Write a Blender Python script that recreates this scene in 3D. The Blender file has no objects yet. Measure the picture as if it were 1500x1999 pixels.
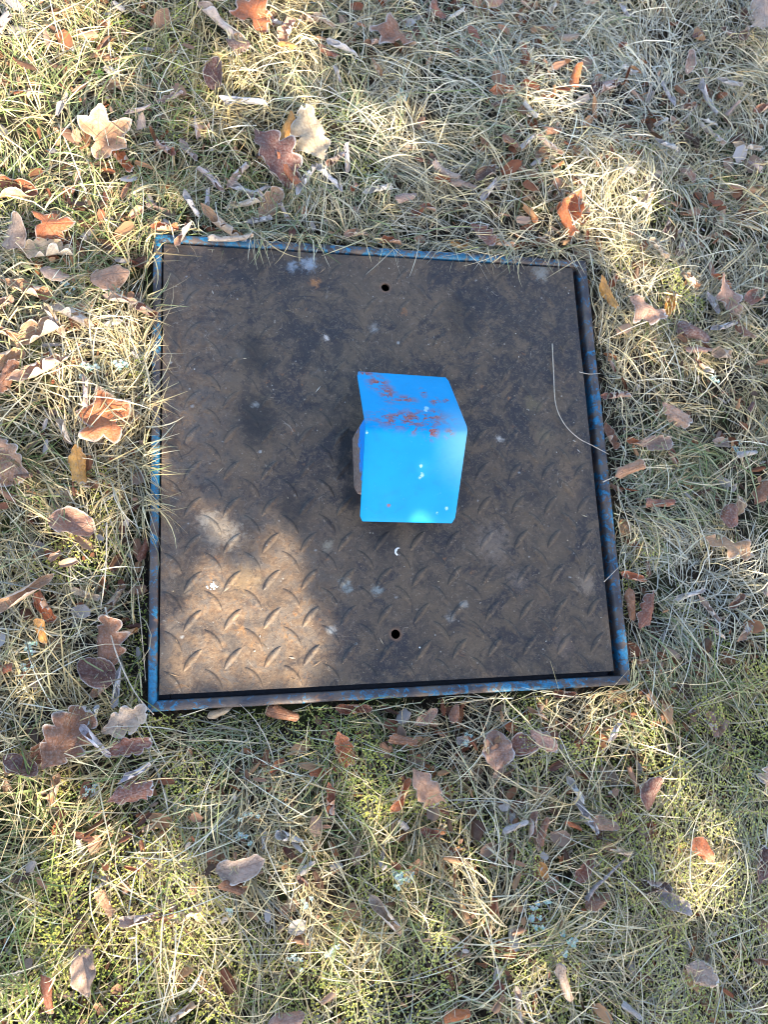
import bpy, bmesh, math, random
import numpy as np
from mathutils import Matrix, Vector
random.seed(7); rng = np.random.default_rng(11)
S = bpy.context.scene; COL = S.collection

# ------------------------------------------------------------------ camera, light
CAM = np.array([-0.28906441, -0.36938924, 1.32235832])
ROT = np.array([[0.9798750857, 0.0071700784, -0.1994828472],
                [-0.0468697118, 0.9796797987, -0.1950146715],
                [0.1940310452, 0.2004397215, 0.9603022699]])
cam = bpy.data.cameras.new('camera'); cam.sensor_fit = 'VERTICAL'; cam.sensor_height = 24; cam.lens = 24*1500/1999
cam.clip_end = 500; cam.clip_start = 0.05
camo = bpy.data.objects.new('camera', cam); COL.objects.link(camo); S.camera = camo
camo.matrix_world = Matrix.Translation(CAM) @ Matrix(ROT.tolist()).to_4x4()
SUN_EL = math.radians(30); SHD = np.array([-0.42, 0.907])        # shadows fall up and slightly left
SUNV = np.array([-SHD[0]*math.cos(SUN_EL), -SHD[1]*math.cos(SUN_EL), math.sin(SUN_EL)])  # towards the sun
world = bpy.data.worlds.new('World'); S.world = world; world.use_nodes = True
wn = world.node_tree.nodes; wl = world.node_tree.links
sky = wn.new('ShaderNodeTexSky'); sky.sky_type = 'NISHITA'; sky.sun_disc = False
sky.sun_elevation = SUN_EL; sky.sun_rotation = math.atan2(SUNV[0], SUNV[1]); sky.ozone_density = 1.0; sky.dust_density = 2.0
wl.new(sky.outputs[0], wn['Background'].inputs['Color']); wn['Background'].inputs['Strength'].default_value = 0.142
sun = bpy.data.lights.new('sun', 'SUN'); sun.energy = 4.6; sun.angle = math.radians(0.53); sun.color = (1, .87, .66)
suno = bpy.data.objects.new('sun', sun); COL.objects.link(suno)
suno.rotation_euler = Vector(SUNV).to_track_quat('Z', 'Y').to_euler()
S.view_settings.view_transform = 'Standard'; S.view_settings.look = 'None'; S.view_settings.gamma = 1
S.view_settings.use_curve_mapping = False; S.view_settings.exposure = 2.3
S.render.engine = 'CYCLES'; S.cycles.filter_width = 1.1

def back(x, y, z=0.0):                      # photo measurement -> place on a level plane
    d = ROT @ np.array([(x-750)/1500, -(y-999.5)/1500, -1]); s = (z-CAM[2])/d[2]
    return CAM + s*d
def to_px(P):
    q = (P-CAM) @ ROT
    return 750+1500*q[..., 0]/-q[..., 2], 999.5-1500*q[..., 1]/-q[..., 2]

# ------------------------------------------------------------------ helpers
def setp(o, **k):
    for a, b in k.items(): o[a] = b
    return o
def link(name, me, mat=None, parent=None):
    o = bpy.data.objects.new(name, me); COL.objects.link(o)
    if mat and me: 
        if not me.materials: me.materials.append(mat)
    if parent: o.parent = parent
    return o
def mesh_np(name, V, F, smooth=True, attrs=None, uv=None):
    me = bpy.data.meshes.new(name)
    V = np.asarray(V, np.float32); F = np.asarray(F, np.int32); n = F.shape[1]
    me.vertices.add(len(V)); me.vertices.foreach_set('co', V.ravel())
    me.loops.add(F.size); me.loops.foreach_set('vertex_index', F.ravel())
    me.polygons.add(len(F)); me.polygons.foreach_set('loop_start', np.arange(0, F.size, n, dtype=np.int32))
    me.polygons.foreach_set('loop_total', np.full(len(F), n, np.int32))
    me.update(calc_edges=True)
    if smooth: me.polygons.foreach_set('use_smooth', np.ones(len(F), bool))
    for k, a in (attrs or {}).items():
        at = me.attributes.new(k, 'FLOAT_COLOR', 'POINT')
        c = np.ones((len(V), 4), np.float32); c[:, :3] = a; at.data.foreach_set('color', c.ravel())
    if uv is not None:
        u = me.uv_layers.new(name='UVMap'); u.data.foreach_set('uv', np.asarray(uv, np.float32)[F.ravel()].ravel())
    return me
def vnoise(x, y, f, seed=0):                # smooth value noise 0..1
    r = np.random.default_rng(seed).random((64, 64)); x = np.asarray(x)*f+17.3; y = np.asarray(y)*f+9.1
    xi = np.floor(x).astype(int); yi = np.floor(y).astype(int); a = x-xi; b = y-yi; a = a*a*(3-2*a); b = b*b*(3-2*b)
    g = lambda i, j: r[i % 64, j % 64]
    return (g(xi, yi)*(1-a)+g(xi+1, yi)*a)*(1-b)+(g(xi, yi+1)*(1-a)+g(xi+1, yi+1)*a)*b

class NT:                                   # tiny node builder
    def __init__(s, name):
        s.m = bpy.data.materials.new(name); s.m.use_nodes = True; s.t = s.m.node_tree; s.n = s.t.nodes
        s.b = s.n['Principled BSDF']; s.out = s.n['Material Output']
        s.pos = s.n.new('ShaderNodeNewGeometry').outputs['Position']
    def set(s, inp, v):
        if isinstance(v, bpy.types.NodeSocket): s.t.links.new(v, inp)
        elif v is not None: inp.default_value = v
    def noise(s, scale, detail=4, rough=.6, off=0, stretch=None, dist=0):
        mp = s.n.new('ShaderNodeMapping'); s.t.links.new(s.pos, mp.inputs[0]); mp.inputs['Location'].default_value = (off, off*.7, off*.3)
        if stretch: mp.inputs['Scale'].default_value = stretch
        n = s.n.new('ShaderNodeTexNoise'); s.t.links.new(mp.outputs[0], n.inputs['Vector'])
        n.inputs['Scale'].default_value = scale; n.inputs['Detail'].default_value = detail; n.inputs['Roughness'].default_value = rough
        n.inputs['Distortion'].default_value = dist
        return n.outputs['Fac']
    def ramp(s, f, a, b, c0=0., c1=1.):
        r = s.n.new('ShaderNodeMapRange'); s.set(r.inputs[0], f); r.inputs[1].default_value = a; r.inputs[2].default_value = b
        r.inputs[3].default_value = c0; r.inputs[4].default_value = c1; r.interpolation_type = 'SMOOTHSTEP' if (c0, c1) == (0., 1.) else 'LINEAR'; return r.outputs[0]
    def math(s, op, a, b=None, c=None):
        m = s.n.new('ShaderNodeMath'); m.operation = op; s.set(m.inputs[0], a); s.set(m.inputs[1], b)
        if c is not None: s.set(m.inputs[2], c)
        return m.outputs[0]
    def mix(s, f, a, b):
        m = s.n.new('ShaderNodeMix'); m.data_type = 'RGBA'; s.set(m.inputs[0], f)
        for i, v in ((6, a), (7, b)):
            s.set(m.inputs[i], (*v, 1) if isinstance(v, tuple) and len(v) == 3 else v)
        return m.outputs[2]
    def near(s, p, r, soft=.5, nz=None, amt=0., sx=1., sy=1.):   # 1 inside radius r about point p, wobbly rim
        v = s.n.new('ShaderNodeVectorMath'); v.operation = 'SUBTRACT'; s.t.links.new(s.pos, v.inputs[0]); v.inputs[1].default_value = p
        w = s.n.new('ShaderNodeVectorMath'); w.operation = 'MULTIPLY'; s.t.links.new(v.outputs[0], w.inputs[0]); w.inputs[1].default_value = (sx, sy, 0)
        l = s.n.new('ShaderNodeVectorMath'); l.operation = 'LENGTH'; s.t.links.new(w.outputs[0], l.inputs[0])
        d = l.outputs['Value']
        if nz is not None: d = s.math('MULTIPLY_ADD', s.math('SUBTRACT', nz, .5), amt, d)
        return s.ramp(d, r*(1+soft), r*(1-soft), 0., 1.)
    def bump(s, h, strength=.3, dist=.001, prev=None):
        b = s.n.new('ShaderNodeBump'); b.inputs['Strength'].default_value = strength; b.inputs['Distance'].default_value = dist
        s.t.links.new(h, b.inputs['Height'])
        if prev is not None: s.t.links.new(prev, b.inputs['Normal'])
        return b.outputs[0]
    def attr(s, name):
        a = s.n.new('ShaderNodeAttribute'); a.attribute_name = name; return a.outputs['Color']
    def fin(s, col, rough=.6, nrm=None, spec=None, metal=0., transl=0., sheen=None):
        s.set(s.b.inputs['Base Color'], (*col, 1) if isinstance(col, tuple) and len(col) == 3 else col)
        s.set(s.b.inputs['Roughness'], rough); s.set(s.b.inputs['Metallic'], metal)
        if spec is not None: s.set(s.b.inputs['Specular IOR Level'], spec)
        if nrm is not None: s.t.links.new(nrm, s.b.inputs['Normal'])
        if transl:
            t = s.n.new('ShaderNodeBsdfTranslucent'); s.set(t.inputs[0], col)
            if nrm is not None: s.t.links.new(nrm, t.inputs['Normal'])
            x = s.n.new('ShaderNodeMixShader'); x.inputs[0].default_value = transl
            s.t.links.new(s.b.outputs[0], x.inputs[1]); s.t.links.new(t.outputs[0], x.inputs[2]); s.t.links.new(x.outputs[0], s.out.inputs[0])
        return s.m

# ------------------------------------------------------------------ materials
def mat_lid():
    t = NT('worn_rusty_steel')
    big = t.noise(4.5, 5, .62, 3, dist=.6); mid = t.noise(17, 6, .68, 8, dist=.5); fine = t.noise(110, 5, .7, 1); sp = t.noise(60, 3, .5, 5); blot = t.noise(75, 6, .75, 17, dist=.8)
    c = t.mix(t.ramp(big, .36, .64), (.034, .028, .026), (.078, .056, .038))
    c = t.mix(t.math('MULTIPLY', t.ramp(mid, .45, .62), .75), c, (.110, .078, .050))
    c = t.mix(t.math('MULTIPLY', t.ramp(t.noise(9, 5, .66, 21, dist=1.2), .51, .60), .75), c, (.018, .018, .023))
    # rusty zones: the left strip and the lower left quarter
    z1 = t.near((-.385, .02, 0), .16, .8, mid, .30, 1.7, .40)
    z2 = t.near((-.26, -.28, 0), .16, .5, mid, .22, 1., .85)
    z = t.math('MAXIMUM', z1, z2)
    rust = t.mix(t.ramp(fine, .38, .66), (.13, .075, .042), (.22, .145, .085))
    rust = t.mix(t.ramp(t.noise(30, 6, .7, 31, dist=.6), .44, .60), rust, (.13, .105, .085))
    rust = t.mix(t.ramp(t.noise(22, 6, .7, 36, dist=.8), .60, .68), rust, (.27, .14, .055))
    c = t.mix(t.math('MULTIPLY', z, t.ramp(mid, .36, .60, .10, .9)), c, rust)
    c = t.mix(t.math('MULTIPLY', t.ramp(t.noise(30, 5, .7, 44), .63, .71), .6), c, (.22, .10, .040))
    # pale mineral bloom, scuffs and lime spots
    c = t.mix(t.math('MULTIPLY', t.ramp(t.noise(26, 8, .78, 15, dist=1.5), .60, .72), .50), c, (.24, .21, .17))
    v = t.n.new('ShaderNodeTexVoronoi'); t.t.links.new(t.pos, v.inputs['Vector']); v.inputs['Scale'].default_value = 26
    c = t.mix(t.math('MULTIPLY', t.ramp(v.outputs['Distance'], .12, .04, 0., .7), t.ramp(sp, .56, .64)), c, (.34, .34, .32))
    v2 = t.n.new('ShaderNodeTexVoronoi'); t.t.links.new(t.pos, v2.inputs['Vector']); v2.inputs['Scale'].default_value = 75
    c = t.mix(t.math('MULTIPLY', t.ramp(v2.outputs['Distance'], .16, .05, 0., 1.), t.ramp(t.noise(20, 3, .6, 77), .54, .62)), c, (.26, .24, .21))
    c = t.mix(t.math('MULTIPLY', t.ramp(t.noise(190, 5, .8, 19), .62, .70), .55), c, (.26, .22, .18))
    c = t.mix(t.math('MULTIPLY', t.ramp(t.noise(55, 7, .8, 23, dist=2.), .40, .30), .6), c, (.012, .012, .015))
    for (x, y, r, col, k) in [(603, 514, .012, (.26, .31, .36), .8), (570, 520, .008, (.22, .27, .32), .7), (1058, 532, .013, (.28, .28, .25), .6),
                              (428, 1032, .026, (.30, .25, .19), .42), (455, 1050, .014, (.34, .29, .22), .4), (405, 1015, .012, (.34, .30, .24), .4), (480, 1130, .02, (.30, .20, .10), .5), (675, 1142, .009, (.24, .28, .27), .7),
                              (738, 1153, .008, (.20, .24, .24), .7), (615, 552, .008, (.35, .15, .05), .8), (976, 856, .006, (.4, .38, .34), .9),
                              (636, 660, .004, (.5, .45, .4), .9), (498, 790, .005, (.5, .5, .47), .9), (648, 1230, .006, (.35, .35, .33), .8),
                              (470, 690, .010, (.16, .15, .13), .5), (640, 1065, .008, (.3, .27, .2), .5), (905, 1180, .006, (.3, .29, .26), .7), (880, 1205, .007, (.25, .24, .22), .6), (730, 640, .007, (.3, .29, .27), .6), (960, 1060, .028, (.17, .13, .10), .7), (1145, 1140, .016, (.24, .18, .13), .7),
                              (1040, 790, .012, (.15, .12, .06), .5), (1065, 850, .012, (.16, .125, .07), .5), (1100, 1260, .016, (.17, .12, .09), .5), (1010, 1130, .014, (.18, .14, .11), .5)]:
        P = back(x, y); q = t.near((P[0], P[1], 0), r, .8, blot, max(r, .006)*5.)
        c = t.mix(t.math('MULTIPLY', q, k), c, col)
    c = t.mix(t.math('MULTIPLY', t.ramp(t.noise(62, 9, .82, 63, dist=1.2), .50, .57), .42), c, (.145, .103, .068))
    c = t.mix(t.math('MULTIPLY', t.ramp(t.noise(44, 9, .82, 71, dist=1.5), .545, .59), .55), c, (.016, .015, .019))
    c = t.mix(t.math('MULTIPLY', t.ramp(t.noise(150, 7, .85, 83), .585, .63), .6), c, (.30, .25, .19))
    hair = t.math('MULTIPLY', t.ramp(t.math('ABSOLUTE', t.math('SUBTRACT', t.noise(11, 2, .5, 91, dist=3.5), .5)), .0035, .0012, 0., 1.), t.ramp(t.noise(14, 3, .5, 95), .50, .58))
    c = t.mix(t.math('MULTIPLY', hair, .5), c, (.28, .24, .19))
    for h in ((753, 561), (773, 1238)):
        P = back(*h); c = t.mix(t.math('MULTIPLY', t.near((P[0], P[1], 0), .0115, .3, fine, .006), .7), c, (.17, .095, .055))
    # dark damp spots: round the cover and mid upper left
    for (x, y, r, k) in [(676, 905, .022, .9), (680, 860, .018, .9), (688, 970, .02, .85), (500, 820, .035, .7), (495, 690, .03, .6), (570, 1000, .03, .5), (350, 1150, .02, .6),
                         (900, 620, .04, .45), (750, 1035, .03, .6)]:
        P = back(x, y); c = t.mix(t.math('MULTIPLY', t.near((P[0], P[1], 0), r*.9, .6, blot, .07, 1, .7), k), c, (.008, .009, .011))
    c = t.mix(t.attr('rim_dark'), c, (.010, .009, .009))
    ro = t.ramp(mid, .3, .7, .38, .72)
    nb = t.bump(fine, .6, .0016, t.bump(blot, .55, .002, t.bump(mid, .5, .004)))
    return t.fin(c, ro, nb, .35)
def mat_frame(bl=.5):
    t = NT('blue_painted_rusty_steel'); m = t.noise(75, 7, .78, 4, (1, 1, .6), .7); f = t.noise(160, 4, .7, 9)
    c = t.mix(t.ramp(t.noise(22, 5, .6, 2), .4, .65), (.040, .036, .042), (.105, .078, .062))
    c = t.mix(t.math('MULTIPLY', t.ramp(t.noise(45, 5, .6, 12), .58, .68), .7), c, (.20, .09, .04))
    big = t.noise(7, 3, .5, 6)
    mm = t.math('MULTIPLY_ADD', t.math('SUBTRACT', big, .5), .55, m)
    th = .64-.10*bl
    c = t.mix(t.math('MULTIPLY', t.ramp(mm, th-.03, th+.03), .95), c, t.mix(t.ramp(f, .3, .7), (.010, .075, .14), (.012, .18, .34)))
    c = t.mix(t.math('MULTIPLY', t.ramp(t.noise(120, 6, .8, 41), .60, .68), .5), c, (.20, .18, .17))
    return t.fin(c, t.ramp(f, .3, .7, .4, .65), t.bump(f, .4, .0008, t.bump(mm, .3, .001)), .4)
def mat_cover():
    t = NT('bright_blue_paint'); f = t.noise(150, 4, .7, 2); m = t.noise(60, 6, .75, 5, (1, 1.6, 1), .4)
    c = t.mix(t.ramp(t.noise(14, 3, .5, 7), .3, .7), (.0002, .245, .52), (.0002, .27, .57))
    c = t.mix(t.math('MULTIPLY', t.ramp(t.noise(48, 6, .75, 51, dist=.6), .50, .66), .35), c, (.010, .20, .42))
    c = t.mix(t.math('MULTIPLY', t.ramp(t.noise(95, 6, .8, 57), .60, .70), .30), c, (.12, .34, .52))
    chips = None
    for (x, y, r, z, sx, sy) in [(738, 748, .016, .07, 1, 1), (758, 768, .015, .09, 1.2, .8), (800, 820, .040, .125, .7, 2.4), (775, 824, .020, .13, .7, 2.2), (830, 818, .018, .12, .8, 2),
                                 (850, 812, .011, .12, 1, 1), (850, 783, .008, .1, 1, 1), (790, 780, .014, .1, .8, 1.6), (876, 848, .008, .13, 1, 1), (842, 846, .010, .13, 1, 1),
                                 (805, 838, .009, .13, 1, 1), (872, 782, .005, .1, 1, 1), (828, 765, .008, .09, 1.6, .8), 
                                 (710, 729, .010, .055, .6, 2), (760, 985, .003, .06, 1, 1)]:
        P = back(x, y, z); q = t.near((P[0], P[1], 0), r, .9, m, .004, sx, sy)
        chips = q if chips is None else t.math('MAXIMUM', chips, q)
    fl = t.math('MULTIPLY', chips, t.ramp(m, .485, .52))
    c = t.mix(t.math('MULTIPLY', chips, t.math('MULTIPLY', t.ramp(m, .42, .50), .35)), c, (.06, .16, .30))
    c = t.mix(fl, c, t.mix(t.ramp(f, .4, .6), (.22, .055, .045), (.30, .12, .10)))
    pale = None
    for (x, y, r, z) in [(833, 797, .0035, .11), (830, 803, .003, .11), (820, 913, .002, .09), (824, 928, .003, .09), (821, 932, .002, .09), (870, 993, .0025, .05), (852, 1002, .0022, .045), (715, 846, .0012, .13)]:
        P = back(x, y, z); q = t.near((P[0], P[1], 0), r, .5, f, .010)
        pale = q if pale is None else t.math('MAXIMUM', pale, q)
    c = t.mix(t.math('MULTIPLY', pale, .65), c, (.40, .62, .66))
    # glare painted into the right corner of the lower face
    P = back(905, 862, .12); glare = t.near((P[0], P[1], 0), .034, .95, m, .012, 1, .75)
    c = t.mix(t.math('MULTIPLY', glare, .40), c, (.30, .62, .72))
    return t.fin(c, t.ramp(f, .2, .8, .36, .52), t.bump(f, .12, .0006, t.bump(t.math('SUBTRACT', 1., fl), .35, .0008)), .12)
def mat_housing():
    t = NT('rusty_blue_housing'); m = t.noise(70, 5, .7, 3); f = t.noise(200, 3, .6, 3)
    z = t.n.new('ShaderNodeSeparateXYZ'); t.t.links.new(t.pos, z.inputs[0])
    k = t.math('MULTIPLY_ADD', m, .10, z.outputs[2])
    r = t.mix(t.ramp(f, .4, .6), (.14, .09, .075), (.24, .19, .17))
    c = t.mix(t.ramp(k, .105, .118), r, (.004, .24, .74))
    return t.fin(c, .5, t.bump(f, .3, .001), .4)
def mat_leaf(name, transl=.18):
    t = NT(name); a = t.attr('col_a'); b = t.attr('col_b'); fx = t.attr('fx')
    s = t.n.new('ShaderNodeSeparateColor'); t.t.links.new(fx, s.inputs[0]); edge, frost, rnd = s.outputs
    g = t.n.new('ShaderNodeNewGeometry')
    uv = t.n.new('ShaderNodeUVMap'); xy = t.n.new('ShaderNodeSeparateXYZ'); t.t.links.new(uv.outputs[0], xy.inputs[0])
    au = t.math('ABSOLUTE', xy.outputs[0])
    mid = t.ramp(au, .05, .015, 0., 1.)
    w = t.math('FRACT', t.math('MULTIPLY', t.math('MULTIPLY_ADD', au, -.55, xy.outputs[1]), 7.))
    side = t.ramp(t.math('ABSOLUTE', t.math('SUBTRACT', w, .5)), .09, .02, 0., 1.)
    vein = t.math('MAXIMUM', mid, t.math('MULTIPLY', side, .65))
    n1 = t.noise(60, 5, .65, 2); n2 = t.noise(260, 4, .7, 5)
    c = t.mix(g.outputs['Backfacing'], a, b)
    c = t.mix(t.ramp(n1, .34, .64, 0., .8), c, t.mix(.62, c, (.06, .030, .018)))
    c = t.mix(t.math('MULTIPLY', t.ramp(n2, .45, .7), .28), c, (.42, .33, .24))
    c = t.mix(t.math('MULTIPLY', t.ramp(t.noise(150, 6, .8, 12), .56, .62), .55), c, (.05, .03, .022))
    c = t.mix(t.math('MULTIPLY', vein, .55), c, t.mix(g.outputs['Backfacing'], t.mix(.5, a, (.10, .05, .025)), (.50, .42, .34)))
    c = t.mix(t.math('MULTIPLY', t.ramp(edge, .88, .99), .75), c, (.50, .43, .36))
    fr = t.math('MULTIPLY', frost, t.math('ADD', t.ramp(n2, .35, .75, 0., .75), t.ramp(edge, .80, 1.)))
    c = t.mix(t.math('MINIMUM', fr, .80), c, (.60, .63, .68))
    h = t.math('MULTIPLY_ADD', vein, -.9, n1)
    return t.fin(c, .55, t.bump(h, .6, .0015, t.bump(n2, .3, .0006)), .35, transl=transl)
def mat_blade(name, transl=.3, rough=.5):
    t = NT(name); c = t.attr('col_a'); n = t.noise(150, 3, .6, 4)
    c = t.mix(t.ramp(n, .35, .7, 0., .35), c, t.mix(.6, c, (.30, .22, .12)))
    return t.fin(c, rough, None, .35, transl=transl)
def mat_soil():
    t = NT('dark_soil_with_litter'); a = t.noise(25, 6, .7, 1); b = t.noise(130, 5, .7, 3)
    c = t.mix(t.ramp(a, .35, .65), (.016, .012, .009), (.040, .030, .020))
    c = t.mix(t.ramp(b, .55, .68), c, (.14, .12, .075))
    c = t.mix(t.ramp(t.noise(9, 5, .6, 8), .48, .62), c, (.035, .042, .014))
    return t.fin(c, .9, t.bump(b, .8, .006, t.bump(a, .6, .01)), .2)
def mat_plain(name, col, rough=.7, var=.3, scale=90, transl=0.):
    t = NT(name); n = t.noise(scale, 5, .65, 2)
    c = t.mix(t.ramp(n, .35, .65), tuple(v*(1-var) for v in col), tuple(min(1, v*(1+var)) for v in col))
    return t.fin(c, rough, t.bump(n, .35, .001), .3, transl=transl)
M_lid = mat_lid(); M_fr = mat_frame(.5); M_frl = mat_frame(1.05); M_cover = mat_cover(); M_house = mat_housing()
M_leaf = mat_leaf('dry_leaf'); M_grass = mat_blade('dead_grass', .30); M_moss = mat_blade('moss', .25, .7); M_herb = mat_blade('frosty_herb', .15, .7)
M_soil = mat_soil(); M_pit = mat_plain('pit_concrete', (.02, .02, .02)); M_bark = mat_plain('oak_bark', (.09, .07, .055), .9)
M_stick = mat_plain('grey_wood', (.22, .19, .18), .8, .35, 140); M_straw = mat_plain('pale_straw', (.50, .43, .34), .5, .2, 150, .1)
M_lime = mat_plain('white_lime', (.75, .74, .72), .6, .1)

# ------------------------------------------------------------------ ground (one sheet out to the horizon, open under the hatch)
def gh(x, y):
    x = np.asarray(x, float); y = np.asarray(y, float)
    d = np.maximum(np.maximum(np.abs(x-.006)-.424, np.abs(y+.004)-.422), 0)
    h = -.048 + (vnoise(x, y, 5, 1)-.5)*.030 + (vnoise(x, y, 14, 2)-.5)*.014 + .014*np.clip(d/.25, 0, 1)
    dip = np.exp(-(((x+.47)/.05)**2+((y+.27)/.14)**2))*.02         # the hollow beside the frame's lower left
    return h-dip
def ground():
    far = np.array([60, 30, 15, 8, 5, 3.5, 2.6, 2.1])
    X = np.concatenate([-far, np.arange(-1.7, -.4181, .016), [-.416], np.linspace(-.40, .41, 10), [.429], np.arange(.44, 2.0, .016), [*far[::-1][1:]]])
    Y = np.concatenate([-far, np.arange(-1.8, -.428, .016), [-.4245], np.linspace(-.40, .40, 10), [.4165], np.arange(.43, 2.0, .016), [*far[::-1][1:]]])
    gx, gy = np.meshgrid(X, Y, indexing='ij'); z = gh(gx, gy); nx, ny = len(X), len(Y)
    V = np.stack([gx, gy, z], -1).reshape(-1, 3); i, j = np.meshgrid(np.arange(nx-1), np.arange(ny-1), indexing='ij')
    cx = (X[:-1]+X[1:])/2; cy = (Y[:-1]+Y[1:])/2
    keep = ~(((cx > -.416) & (cx < .429))[:, None] & ((cy > -.4245) & (cy < .4165))[None, :])
    a = (i*ny+j)[keep]; F = np.stack([a, a+ny, a+ny+1, a+1], -1)
    return link('ground', mesh_np('ground', V, F), M_soil)
setp(ground(), kind='structure')
def box_bm(bm, x0, x1, y0, y1, z0, z1):
    r = bmesh.ops.create_cube(bm, size=1); 
    for v in r['verts']: v.co = Vector(((x0+x1)/2+v.co.x*(x1-x0), (y0+y1)/2+v.co.y*(y1-y0), (z0+z1)/2+v.co.z*(z1-z0)))
def bm_obj(name, bm, mat, parent=None, smooth=False):
    me = bpy.data.meshes.new(name); bm.to_mesh(me); bm.free()
    if smooth: me.polygons.foreach_set('use_smooth', np.ones(len(me.polygons), bool))
    return link(name, me, mat, parent)
bm = bmesh.new()                                                    # open shaft below the frame
for a in [(-.45, -.42, -.45, .45, -.75, -.075), (.433, .46, -.45, .45, -.75, -.075), (-.42, .433, -.46, -.43, -.75, -.075), (-.42, .433, .42, .45, -.75, -.075), (-.45, .46, -.46, .45, -.79, -.75)]:
    box_bm(bm, *a)
setp(bm_obj('shaft', bm, M_pit), kind='structure')

# ------------------------------------------------------------------ hatch frame
hatch = bpy.data.objects.new('inspection_hatch', None); COL.objects.link(hatch)
setp(hatch, label='square steel inspection hatch in the grass with rusty tread lid and bent blue cover', category='hatch')
bm = bmesh.new()
for a in [(-.4028, -.385, -.408, .403, -.030, -.024), (.400, .4133, -.408, .403, -.052, -.046), (-.384, .399, -.4082, -.390, -.030, -.024), (-.384, .399, .385, .4032, -.030, -.024)]: box_bm(bm, *a)
fr = bm_obj('frame', bm, mat_plain('dark_damp_steel', (.012, .014, .02), .5), hatch)
XO0, XO1, YO0, YO1 = -.4175, .4305, -.4255, .4185; XI0, XI1, YI0, YI1 = -.4030, .4135, -.4085, .4035
ZT = .004
def bar(pts_out, pts_in, mat, zb=-.075):
    # mitred bar, subdivided along its length so that its edge can be a little wavy
    n = 40; bm = bmesh.new(); rows = []
    o0, o1 = map(np.array, pts_out); i0, i1 = map(np.array, pts_in)
    for k in range(n+1):
        t = k/n; o = o0*(1-t)+o1*t; i = i0*(1-t)+i1*t; d = (i-o)/np.linalg.norm(i-o); w = (vnoise(o[0], o[1], 30, 5)-.5)*.0012; zz = ZT+(vnoise(o[0], o[1], 9, 8)-.5)*.002
        prof = [(o+d*w, zb), (o+d*w, zz-.003), (o+d*(.0028+w), zz), (i-d*.0045, zz), (i-d*.001, zz-.0035), (i, zz-.009), (i, zb)]
        rows.append([bm.verts.new((p[0], p[1], z)) for p, z in prof])
    for a, b in zip(rows, rows[1:]):
        for q in range(len(a)-1): bm.faces.new((a[q], b[q], b[q+1], a[q+1]))
    bmesh.ops.recalc_face_normals(bm, faces=bm.faces)
    o = bm_obj('frame_bar', bm, mat, fr, True)
    return o
g = .0004
bar([(XO0, YO0+g), (XO0, YO1-g)], [(XI0, YI0+g), (XI0, YI1-g)], M_frl)
bar([(XO1, YO1-g), (XO1, YO0+g)], [(XI1, YI1-g), (XI1, YI0+g)], M_frl)
bar([(XO1-g, YO0), (XO0+g, YO0)], [(XI1-g, YI0), (XI0+g, YI0)], M_fr)
bar([(XO0+g, YO1), (XO1-g, YO1)], [(XI0+g, YI1), (XI1-g, YI1)], M_frl)
# ------------------------------------------------------------------ lid
HOLES = [back(753, 561)[:2], back(773, 1238)[:2]]
bm = bmesh.new()
outer = []
for (x, y) in [(-.4, -.4), (.4, -.4), (.4, .4), (-.4, .4)]:
    outer.append((x, y))
per = []
for k in range(4):
    a = np.array(outer[k]); b = np.array(outer[(k+1) % 4])
    for q in range(40):
        p = a+(b-a)*q/40; nrm = np.array([(b-a)[1], -(b-a)[0]]); nrm = nrm/np.linalg.norm(nrm)
        wob = 0 if q == 0 else (vnoise(p[0], p[1], 25, 3)-.5)*.0012
        per.append(p-nrm*abs(wob))
ve = [bm.verts.new((p[0], p[1], 0)) for p in per]; ed = [bm.edges.new((ve[i], ve[(i+1) % len(ve)])) for i in range(len(ve))]
for h in HOLES:
    c = [bm.verts.new((h[0]+.0082*math.cos(a), h[1]+.0082*math.sin(a), 0)) for a in np.linspace(0, 2*math.pi, 28, endpoint=False)]
    ed += [bm.edges.new((c[i], c[(i+1) % 28])) for i in range(28)]
bmesh.ops.triangle_fill(bm, edges=ed, use_beauty=True)
bmesh.ops.recalc_face_normals(bm, faces=bm.faces)
if bm.faces[:][0].normal.z < 0: bmesh.ops.reverse_faces(bm, faces=bm.faces)
top = bm.faces[:]
r = bmesh.ops.extrude_face_region(bm, geom=top)
bmesh.ops.translate(bm, verts=[v for v in r['geom'] if isinstance(v, bmesh.types.BMVert)], vec=(0, 0, -.006))
bmesh.ops.recalc_face_normals(bm, faces=bm.faces)
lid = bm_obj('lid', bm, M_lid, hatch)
def tread_mesh(sgn, h):
    n = 12; L = .0225; W = .0052; V = []; F = []; D = []
    for i in range(n+1):
        t = -1+2*i/n; w = W*max(0, 1-abs(t)**2.)**.8+.0003; hz = h*(1-t**4)
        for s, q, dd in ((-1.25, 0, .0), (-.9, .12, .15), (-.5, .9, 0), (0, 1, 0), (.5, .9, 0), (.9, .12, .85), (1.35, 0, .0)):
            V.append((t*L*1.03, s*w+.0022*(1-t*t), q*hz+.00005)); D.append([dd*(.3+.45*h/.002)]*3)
    for i in range(n):
        for j in range(6): a = i*7+j; F.append((a, a+7, a+8, a+1))
    V = np.array(V); c = math.cos(math.radians(50)); s = math.sin(math.radians(50))*sgn
    R = np.array([[c, -s], [s, c]]); V[:, :2] = V[:, :2]@R.T
    me = mesh_np('tread', V, F, True, {'rim_dark': np.array(D)}); me.materials.append(M_lid); return me  # long rim on the tread's upper side is coloured darker
TM = {(s, k): tread_mesh(s, h) for s in (1, -1) for k, h in enumerate((.0011, .0015, .0020))}
P0 = back(400, 1143); pitch = .0655
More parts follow.
